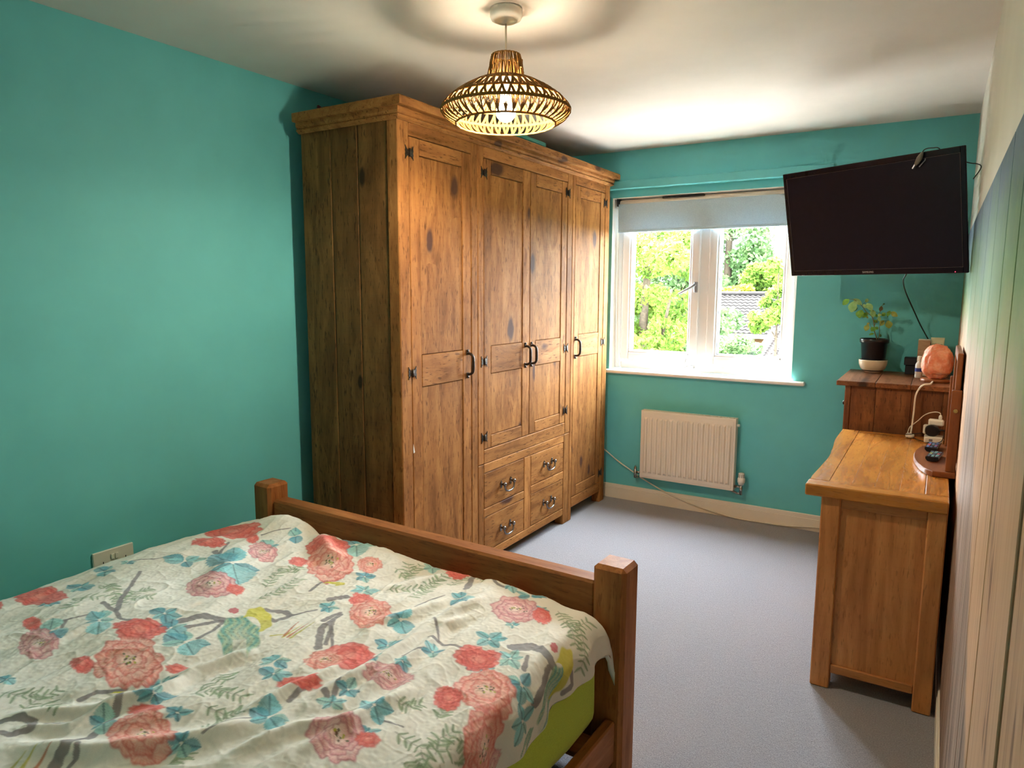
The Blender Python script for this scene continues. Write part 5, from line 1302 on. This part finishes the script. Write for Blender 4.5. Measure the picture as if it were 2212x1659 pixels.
# photo measurements: (x, z) at the plant plane, crop scale 7.539 px
def pc_(u, v):   # maps the measured outline to world x, z at the pot
    x = 2.319 + (u - 860) * 0.000311 + (v - 970) * 0.00000
    z = 1.196 - (v - 970) * 0.000307
    return x, z
M_STEM = plain('plant_stem', srgb(120, 110, 72), 0.6)
stems = [[(862, 985), (830, 880), (797, 780), (790, 690), (745, 530), (660, 460), (560, 330), (440, 230), (350, 215)], [(862, 985), (882, 850), (872, 720), (892, 640), (930, 600)], [(792, 690), (815, 620), (845, 540), (868, 420), (885, 340), (920, 300)], [(797, 800), (745, 720), (705, 640), (680, 650)], [(745, 530), (770, 440), (740, 400), (690, 350)], [(845, 540), (900, 480), (985, 440), (1060, 440)], [(892, 640), (960, 600), (1010, 590)], [(600, 400), (560, 420), (545, 440)], [(560, 330), (600, 280), (630, 245)]]
sm_ = MB()
for i, s in enumerate(stems):
    yo = (0, 0.01, -0.008, 0.008, -0.012, -0.02, 0.015, -0.01, 0.01)[i]
    P = [(pc_(u, v)[0], PY + yo * min(1, k / 2), pc_(u, v)[1]) for k, (u, v) in enumerate(s)]
    q = spline(P, 4); r0 = (0.0034, 0.0022, 0.002, 0.0014, 0.0014, 0.0012, 0.0012, 0.001, 0.001)[i]
    sm_.tube(q, [r0 * (1 - 0.6 * k / len(q)) for k in range(len(q))], 6)
sm_.build('stem', M_STEM, pp)
def leaf_mat(name, a, b):
    t = NT(name); v = t.coord(); n = t.noise(v, 70, 4)
    c = t.ramp(n, [(0.3, a), (0.7, b)]); t.set(col=c, rough=0.45)
    tl = t.n('ShaderNodeBsdfTranslucent'); t.l(c, tl.inputs[0])
    mx = t.n('ShaderNodeMixShader'); mx.inputs[0].default_value = 0.3
    t.l(t.p.outputs[0], mx.inputs[1]); t.l(tl.outputs[0], mx.inputs[2]); t.l(mx.outputs[0], t.out.inputs[0])
    return t.m
LM = [leaf_mat('leaf_green', srgb(104, 156, 52), srgb(140, 186, 76)), leaf_mat('leaf_pale', srgb(150, 190, 110), srgb(178, 208, 138)), leaf_mat('leaf_dark', srgb(48, 92, 56), srgb(66, 112, 66)), leaf_mat('leaf_yellow', srgb(164, 170, 76), srgb(188, 190, 96)), leaf_mat('leaf_brown', srgb(120, 96, 62), srgb(146, 116, 72))]
# base u,v -> tip u,v, width ratio, material, y offset, droop
leaves = [(350, 215, 250, 320, .30, 0, 0), (430, 255, 405, 455, .32, 1, 0), (455, 320, 440, 440, .34, 2, .012), (425, 210, 565, 310, .24, 1, 0), (560, 405, 545, 555, .42, 0, -.01), (670, 455, 590, 545, .32, 0, .006), (632, 275, 645, 200, .36, 1, .01), (580, 310, 680, 370, .22, 1, -.01), (650, 280, 742, 415, .27, 1, -.012), (740, 400, 775, 535, .28, 1, -.006), (868, 430, 885, 335, .30, 4, 0), (900, 300, 935, 292, .3, 2, 0), (830, 500, 893, 490, .34, 1, -.01), (850, 520, 880, 610, .26, 1, -.012), (905, 455, 945, 515, .45, 0, .006), (930, 590, 890, 690, .34, 3, .008), (1030, 415, 985, 510, .26, 0, -.01), (1040, 435, 1145, 512, .28, 3, -.012), (1005, 595, 1030, 735, .36, 3, .012), (700, 640, 675, 680, .4, 3, .006), (690, 675, 655, 790, .34, 3, 0), (800, 715, 755, 790, .42, 0, -.012), (810, 710, 850, 760, .4, 0, .01), (798, 830, 718, 858, .22, 0, 0), (885, 840, 910, 895, .3, 2, .006), (650, 510, 675, 565, .26, 3, .008), (760, 600, 840, 625, .3, 0, .008), (690, 400, 720, 430, .3, 0, .01), (800, 480, 820, 540, .3, 0, .01), (980, 530, 1005, 520, .3, 2, 0)]
for (u0, v0, u1, v1, wr_, mk, yo) in leaves:
    x0, za = pc_(u0, v0); x1, zb = pc_(u1, v1)
    A, B = Vector((x0, PY + yo, za)), Vector((x1, PY + yo * 1.6 - 0.004, zb))
    ax = B - A; ln = ax.length; ax.normalize()
    nrm = Vector((random.uniform(-0.4, 0.4), -1, random.uniform(0.0, 0.6))); side = ax.cross(nrm).normalized(); nn = side.cross(ax)
    V, Fs = [], []
    N = 6
    for k in range(N + 1):
        q = k / N; w = ln * wr_ * 1.18 * math.sin(math.pi * min(1, q * 0.94 + 0.03)) ** 0.8; cv = nn * (-0.10 * ln * (2 * q - 1) ** 2)
        for j in (-1, 0, 1): V.append(A + ax * (ln * q) + side * (w * j) + nn * (0.22 * w * abs(j)) + cv)
    for k in range(N):
        for j in (0, 1): Fs.append((k * 3 + j, k * 3 + j + 1, (k + 1) * 3 + j + 1, (k + 1) * 3 + j))
    MB().add(V, Fs, True).build('leaf', LM[mk], pp)

# ------------------------------------------------------------------ wall socket behind the bed
sk = thing('wall_socket', (0.005, -3.156, 0.455), 'white double wall socket on the teal wall beside the bed', 'socket')
MB().box(0.0, 0.0095, -3.232, -3.08, 0.408, 0.4975, 0.003).build('plate', M_PLASTIC_W, sk)
for y in (-3.162, -3.146):
    MB().box(0.009, 0.0145, y - 0.006, y + 0.006, 0.457, 0.478, 0.0015, M=None).build('switch', M_PLASTIC_W, sk)
for y in (-3.196, -3.112):
    for (dy, dz, w, h_) in ((0, 0.004, 0.0032, 0.009), (-0.011, -0.018, 0.006, 0.004), (0.011, -0.018, 0.006, 0.004)):
        MB().box(0.0092, 0.0098, y + dy - w / 2, y + dy + w / 2, 0.448 + dz - h_ / 2, 0.448 + dz + h_ / 2, 0).build('pin_hole', M_GASKET, sk)

# ------------------------------------------------------------------ outside
M_LAWN = plain('lawn', srgb(36, 50, 20), 0.9, spec=0.03, noise=0.3, nscale=3)
MB().box(-120, 120, 0.6, 200, -3.2, -2.7, 0).build('ground', M_LAWN, label='grass below the window beyond the house', kind='structure')
MB().box(-14, 16, 0.35, 7.4, -2.74, -2.68, 0).build('bounce_slab', plain('bounce_slab_grey', srgb(122, 119, 116), 0.85, noise=0.1, nscale=2), label='added grey slab below the window bouncing light up', kind='structure')  # unseen slab added to bounce daylight up to the ceiling
def fol_mat(name, a, b, tr=0.35):
    t = NT(name)
    oi = t.coord(); n = t.noise(oi, 2.5, 3); f = t.noise(oi, 30, 2)
    c = t.mix(0.5, t.ramp(n, [(0.3, a), (0.7, b)]), t.ramp(f, [(0.3, a), (0.7, b)]))
    t.set(col=c, rough=0.7, spec=0.04)
    tl = t.n('ShaderNodeBsdfTranslucent'); t.l(c, tl.inputs[0])
    mx = t.n('ShaderNodeMixShader'); mx.inputs[0].default_value = tr
    t.l(t.p.outputs[0], mx.inputs[1]); t.l(tl.outputs[0], mx.inputs[2]); t.l(mx.outputs[0], t.out.inputs[0])
    return t.m
M_F1 = fol_mat('foliage_mid', srgb(43, 64, 21), srgb(82, 103, 36))
M_F2 = fol_mat('foliage_yellow', srgb(82, 89, 21), srgb(115, 113, 34))
M_F3 = fol_mat('foliage_grey', srgb(43, 63, 39), srgb(71, 89, 50))
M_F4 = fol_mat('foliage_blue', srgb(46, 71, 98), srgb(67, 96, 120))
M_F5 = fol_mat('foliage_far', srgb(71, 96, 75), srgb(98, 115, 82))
M_BARK = plain('bark', srgb(48, 41, 33), 0.9, spec=0.03, noise=0.3, nscale=20)
def leaf_cloud(clumps, n, size, seed, flat=0.35):
    r = np.random.default_rng(seed)
    w = np.array([c[3] * c[4] * c[5] for c in clumps]) ** 0.67; w = w / w.sum()
    k = r.choice(len(clumps), n, p=w)
    cl = np.array(clumps)[k]
    d = r.normal(size=(n, 3)); d /= np.linalg.norm(d, axis=1)[:, None]
    rad = 0.55 + 0.45 * r.random(n) ** 0.6
    c = cl[:, :3] + d * cl[:, 3:6] * rad[:, None]
    nr = r.normal(size=(n, 3)) + np.array([0, -0.4, 0.7]); nr /= np.linalg.norm(nr, axis=1)[:, None]
    a = np.cross(nr, r.normal(size=(n, 3))); a /= np.linalg.norm(a, axis=1)[:, None]
    b = np.cross(nr, a); s = size * (0.6 + 0.8 * r.random(n))[:, None]
    P = np.stack([c - a * s, c + b * s * 0.55 + nr * s * 0.12, c + a * s, c - b * s * 0.55 + nr * s * 0.12], 1).reshape(-1, 3)
    return P, np.arange(n * 4).reshape(n, 4)
def np_mesh(name, V, Q, mat, parent=None, **kw):
    me = bpy.data.meshes.new(name)
    off = np.array(ORG[parent.name]) if parent is not None else 0
    me.vertices.add(len(V)); me.vertices.foreach_set('co', (V - off).astype(np.float32).ravel())
    me.loops.add(Q.size); me.loops.foreach_set('vertex_index', Q.astype(np.int32).ravel())
    me.polygons.add(len(Q)); me.polygons.foreach_set('loop_start', np.arange(0, Q.size, Q.shape[1], dtype=np.int32))
    me.update(calc_edges=True); me.materials.append(mat)
    o = bpy.data.objects.new(name, me); COL.objects.link(o)
    if parent is not None: o.parent = parent; ORG[o.name] = ORG[parent.name]
    return tag(o, **kw)
def tree(name, base, label, clumps, n, size, mat, trunk, seed, cat='tree', group=None):
    t = thing(name, base, label, cat, group)
    P, Q = leaf_cloud(clumps, n, size, seed)
    np_mesh('crown', P, Q, mat, t, kind='stuff')
    if trunk:
        tk = MB()
        for pts, r in trunk: tk.tube(spline(pts, 4), [r * (1 - 0.6 * k / (len(spline(pts, 4)))) for k in range(len(spline(pts, 4)))], 7)
        tk.build('trunk', M_BARK, t)
    return t
def rclumps(x0, x1, y0, y1, z0, z1, n, r, seed, keep=None):
    rr = random.Random(seed); out = []
    while len(out) < n:
        p = (rr.uniform(x0, x1), rr.uniform(y0, y1), rr.uniform(z0, z1))
        if keep is None or keep(*p): 
            s = r * rr.uniform(0.7, 1.3); out.append((*p, s * 1.15, s, s * 0.8))
    return out
tree('broadleaf_tree', (-2.4, 8.8, -2.7), 'dense green tree filling the left window pane',
     rclumps(-3.9, -1.5, 8.0, 10.2, -1.6, 2.9, 92, 0.33, 1, lambda x, y, z: z < 2.85 - 0.9 * max(0, x + 2.0)), 30000, 0.055, M_F1, [([(-2.4, 8.8, -2.7), (-2.35, 8.8, -1), (-2.5, 8.9, 0.8), (-2.4, 8.9, 2.2)], 0.14), ([(-2.35, 8.8, -0.6), (-2.0, 8.6, 0.6), (-1.8, 8.5, 1.5)], 0.05)], 21)
tree('maple_tree', (0.04, 9.0, -2.7), 'slender young maple in front of the right window pane',
     rclumps(-0.3, 0.8, 8.7, 9.4, 0.72, 1.35, 26, 0.15, 2) + rclumps(-0.2, 0.5, 8.7, 9.3, 1.1, 2.0, 9, 0.12, 3), 6500, 0.05, M_F1, [([(0.04, 9.0, -2.7), (0.05, 9.0, 0.0), (0.045, 9.0, 0.9), (0.03, 9.0, 1.9)], 0.03), ([(0.05, 9, 0.6), (-0.1, 8.9, 0.9), (-0.2, 8.9, 1.2)], 0.012), ([(0.05, 9, 0.2), (0.3, 9.0, 0.6), (0.45, 9.1, 1.1)], 0.012)], 22)
tree('conifer_tree', (-7.2, 34.0, -2.7), 'feathery grey green tree beside the window mullion',
     rclumps(-11.4, -5.7, 33.2, 35.4, -1.0, 6.6, 90, 0.7, 4, lambda x, y, z: (x + 8.0) ** 2 / 8.6 + ((z - 1.0) / 5.6) ** 2 < 1), 14000, 0.15, M_F3, [([(-7.4, 34.2, -2.7), (-7.4, 34.2, 5.5)], 0.3)], 23)
tree('willow_tree', (-4.3, 29.5, -2.7), 'yellow green drooping tree above the tiled roof',
     rclumps(-5.3, -2.4, 29.0, 30.4, 1.2, 2.5, 34, 0.36, 5, lambda x, y, z: z < 2.7 - 0.25 * abs(x + 4.0)), 6000, 0.11, M_F1, [([(-4.2, 29.6, -2.7), (-4.2, 29.6, 1.6)], 0.14)], 24)
tree('garden_shrub', (-1.3, 11.7, -2.7), 'leafy shrub with pale flowers at the foot of the right pane',
     rclumps(-2.2, -0.85, 11.2, 12.2, -2.0, 0.45, 46, 0.22, 6, lambda x, y, z: z < 0.45 - 0.3 * max(0, x + 1.2)), 9000, 0.05, M_F3, None, 25, cat='shrub')
tree('ash_tree', (-3.7, 15.5, -2.7), 'darker green tree seen through gaps in the left pane tree',
     rclumps(-5.6, -2.55, 15.0, 16.6, -1.2, 3.9, 70, 0.46, 12), 12000, 0.09, M_F3, [([(-3.9, 15.8, -2.7), (-3.9, 15.8, 3.0)], 0.15)], 29)
tree('hedge', (-6.2, 27.8, -2.7), 'bright yellow hedge along the roof ridge', rclumps(-7.6, -4.9, 27.3, 28.3, 0.2, 1.55, 40, 0.3, 8), 5000, 0.13, M_F2, None, 26, cat='hedge')
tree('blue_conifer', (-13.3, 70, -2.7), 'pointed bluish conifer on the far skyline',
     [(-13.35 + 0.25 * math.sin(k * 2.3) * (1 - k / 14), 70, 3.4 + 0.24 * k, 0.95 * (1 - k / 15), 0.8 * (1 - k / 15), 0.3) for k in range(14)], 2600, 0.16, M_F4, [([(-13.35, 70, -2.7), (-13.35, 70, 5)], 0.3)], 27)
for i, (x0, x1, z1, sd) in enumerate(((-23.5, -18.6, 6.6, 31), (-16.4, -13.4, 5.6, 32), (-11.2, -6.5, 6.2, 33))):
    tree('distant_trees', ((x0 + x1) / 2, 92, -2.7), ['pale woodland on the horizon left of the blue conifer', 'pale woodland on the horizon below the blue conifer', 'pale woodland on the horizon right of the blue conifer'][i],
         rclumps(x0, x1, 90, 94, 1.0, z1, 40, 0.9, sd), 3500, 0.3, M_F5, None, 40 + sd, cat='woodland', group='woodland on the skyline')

# tiled house
hs = thing('house', (-3.9, 26, -2.7), 'neighbouring house with a pale tiled roof', 'house')
M_TILE = plain('pale_roof_tile', srgb(30, 27, 26), 0.8, spec=0.03, noise=0.2, nscale=6)
M_BRICK = plain('orange_brick', srgb(68, 47, 32), 0.85, spec=0.03, noise=0.25, nscale=5)
RXA, RXB, RY0, RZ0_, RY1, RZ1_ = -9.0, -0.6, 22.0, -0.09, 24.2, 1.335
NRW = 13
for k in range(NRW):
    f0, f1 = k / NRW, (k + 1) / NRW
    ya0, za0 = RY0 + (RY1 - RY0) * f0, RZ0_ + (RZ1_ - RZ0_) * f0
    ya1, za1 = RY0 + (RY1 - RY0) * f1, RZ0_ + (RZ1_ - RZ0_) * f1
    nx = 168; V, Fs = [], []
    for i in range(nx + 1):
        x = RXA + (RXB - RXA) * i / nx; wv = 0.022 * math.sin(i * math.pi / 2 + 0.4)
        V += [(x, ya0, za0 - 0.02), (x, ya0, za0 + 0.05 + wv), (x, ya1 + 0.02, za1 + 0.01 + wv)]
    for i in range(nx):
        b = i * 3; Fs += [(b, b + 3, b + 4, b + 1), (b + 1, b + 4, b + 5, b + 2)]
    MB().add(V, Fs, False).build('tile_row', M_TILE, hs)
MB().tube([(RXA, RY1, RZ1_ + 0.05), (RXB, RY1, RZ1_ + 0.05)], 0.09, 8).build('ridge', M_TILE, hs)
b = MB().add([(RXA, RY0, RZ0_ - 0.05), (RXB, RY0, RZ0_ - 0.05), (RXB, RY1, RZ1_ - 0.03), (RXA, RY1, RZ1_ - 0.03), (RXA, 26.6, RZ0_ - 0.05), (RXB, 26.6, RZ0_ - 0.05)], [(0, 1, 2, 3), (3, 2, 5, 4), (0, 3, 4), (1, 5, 2), (0, 4, 5, 1)])
b.build('roof_deck', M_TILE, hs)
MB().box(RXA + 0.2, RXB - 0.2, RY0 + 0.35, 26.3, -2.7, RZ0_ - 0.05, 0).build('brick_wall', M_BRICK, hs)
MB().box(RXA, RXB, RY0 - 0.02, RY0 + 0.06, RZ0_ - 0.16, RZ0_ - 0.01, 0.01).build('gutter', M_UPVC, hs)
wnd = MB().box(-4.15, -3.35, RY0 + 0.27, RY0 + 0.36, -1.3, -0.2, 0.01).build('window_frame', M_UPVC, hs)
for a in (-4.07, -3.7): MB().box(a, a + 0.3, RY0 + 0.255, RY0 + 0.28, -1.22, -0.28, 0).build('pane', plain('dark_glass', srgb(70, 84, 92), 0.1), wnd)

# hexagon shingled roof
sh = thing('shed', (-0.2, 14.5, -2.7), 'outbuilding with pale hexagonal roof shingles', 'shed')
M_HEX = plain('pale_shingle', srgb(32, 28, 27), 0.9, spec=0.03, noise=0.15, nscale=14)
M_HEXG = plain('shingle_gap', srgb(14, 12, 12), 0.9, spec=0.03)
E0, E1 = Vector((-1.33, 13.2, -0.30)), Vector((-1.106, 14.6, 0.50))   # left verge, eave to ridge
ud = (E1 - E0); sl_len = Vector((0, ud.y, ud.z)).length; un = Vector((0, ud.y, ud.z)).normalized(); nn = Vector((1, 0, 0)).cross(un)
def rp(x, q, h=0.0): return Vector((x, E0.y, E0.z)) + un * q + nn * h
xl = lambda q: E0.x + (E1.x - E0.x) * q / sl_len
MB().add([rp(xl(-0.9), -0.9), rp(2.2, -0.9), rp(2.2, sl_len), rp(xl(sl_len), sl_len), rp(xl(-0.9), -0.9, -0.08), rp(2.2, -0.9, -0.08), rp(2.2, sl_len, -0.08), rp(xl(sl_len), sl_len, -0.08)], [(0, 1, 2, 3), (7, 6, 5, 4), (0, 4, 5, 1), (1, 5, 6, 2), (2, 6, 7, 3), (3, 7, 4, 0)]).build('roof_deck', M_HEXG, sh)
MB().tube([rp(xl(-0.9), -0.9, 0.015), rp(xl(sl_len), sl_len, 0.015)], 0.028, 6).build('verge', M_UPVC, sh)
MB().tube([rp(xl(sl_len), sl_len, 0.0), rp(2.2, sl_len, 0.0)], 0.035, 6).build('ridge', M_UPVC, sh)
hw_, hh_ = 0.085, 0.11; hexm = None; row = 0; q = -0.84
Rm = Matrix(((1, un.x, nn.x), (0, un.y, nn.y), (0, un.z, nn.z)))
while q < sl_len - 0.05:
    x = xl(q) + 0.06 + (hw_ * 0.5 * 3 if row % 2 else 0) * 0.667
    while x < 1.0:
        if hexm is None:
            poly = [(-hw_, 0), (-hw_ * 0.5, -hh_ / 2), (hw_ * 0.5, -hh_ / 2), (hw_, 0), (hw_ * 0.5, hh_ / 2), (-hw_ * 0.5, hh_ / 2)]
            hexm = MB().prism([(p[0] * 0.95, p[1] * 0.94) for p in poly], 0, 0.012).build('shingle', M_HEX, sh, world=False); o = hexm
        else:
            o = hexm.copy(); COL.objects.link(o); o.parent = sh
        P = rp(x, q, 0.002) - ORG[sh.name]
        o.matrix_local = Matrix.Translation(P) @ Rm.to_4x4()
        x += hw_ * 3
    q += hh_ / 2; row += 1
MB().box(-1.2, 2.1, 13.3, 15.6, -2.7, -0.45, 0).build('shed_wall', M_BRICK, sh)

# far houses with red gables
fh = thing('far_house', (-9.3, 55, -2.7), 'distant pale house with two small red gables', 'house')
MB().box(-11.8, -6.6, 55, 58, -2.7, 3.1, 0).build('wall', plain('pale_render', srgb(82, 79, 77), 0.8, spec=0.03), fh)
MB().add([(-12.0, 54.8, 3.1), (-6.4, 54.8, 3.1), (-6.4, 58.2, 3.1), (-12.0, 58.2, 3.1), (-11.4, 56.5, 4.1), (-7.0, 56.5, 4.1)], [(0, 1, 5, 4), (2, 3, 4, 5), (0, 4, 3), (1, 2, 5), (0, 3, 2, 1)]).build('roof', plain('pale_roof', srgb(76, 71, 70), 0.8, spec=0.03), fh)
for x in (-10.6, -9.75):
    MB().add([(x - 0.4, 54.6, 3.15), (x + 0.4, 54.6, 3.15), (x, 54.6, 3.75), (x - 0.4, 56, 3.15), (x + 0.4, 56, 3.15), (x, 56, 3.75)], [(0, 1, 2), (3, 5, 4), (0, 2, 5, 3), (1, 4, 5, 2), (0, 3, 4, 1)]).build('gable', plain('red_tile', srgb(73, 42, 38), 0.8, spec=0.03), fh)
fh2 = thing('brick_house', (-3.1, 34, -2.7), 'pinkish brick house half hidden behind the maple', 'house')
MB().box(-4.6, -1.6, 34, 37, -2.7, 2.3, 0).build('wall', plain('pink_brick', srgb(76, 58, 54), 0.85, spec=0.03), fh2)
MB().add([(-4.8, 33.8, 2.3), (-1.4, 33.8, 2.3), (-1.4, 37.2, 2.3), (-4.8, 37.2, 2.3), (-4.2, 35.5, 3.0), (-2.0, 35.5, 3.0)], [(0, 1, 5, 4), (2, 3, 4, 5), (0, 4, 3), (1, 2, 5), (0, 3, 2, 1)]).build('roof', plain('pink_roof', srgb(79, 68, 64), 0.8, spec=0.03), fh2)
fw2 = MB().box(-4.3, -3.9, 33.93, 34.01, 1.6, 2.1, 0).build('window_frame', M_UPVC, fh2)
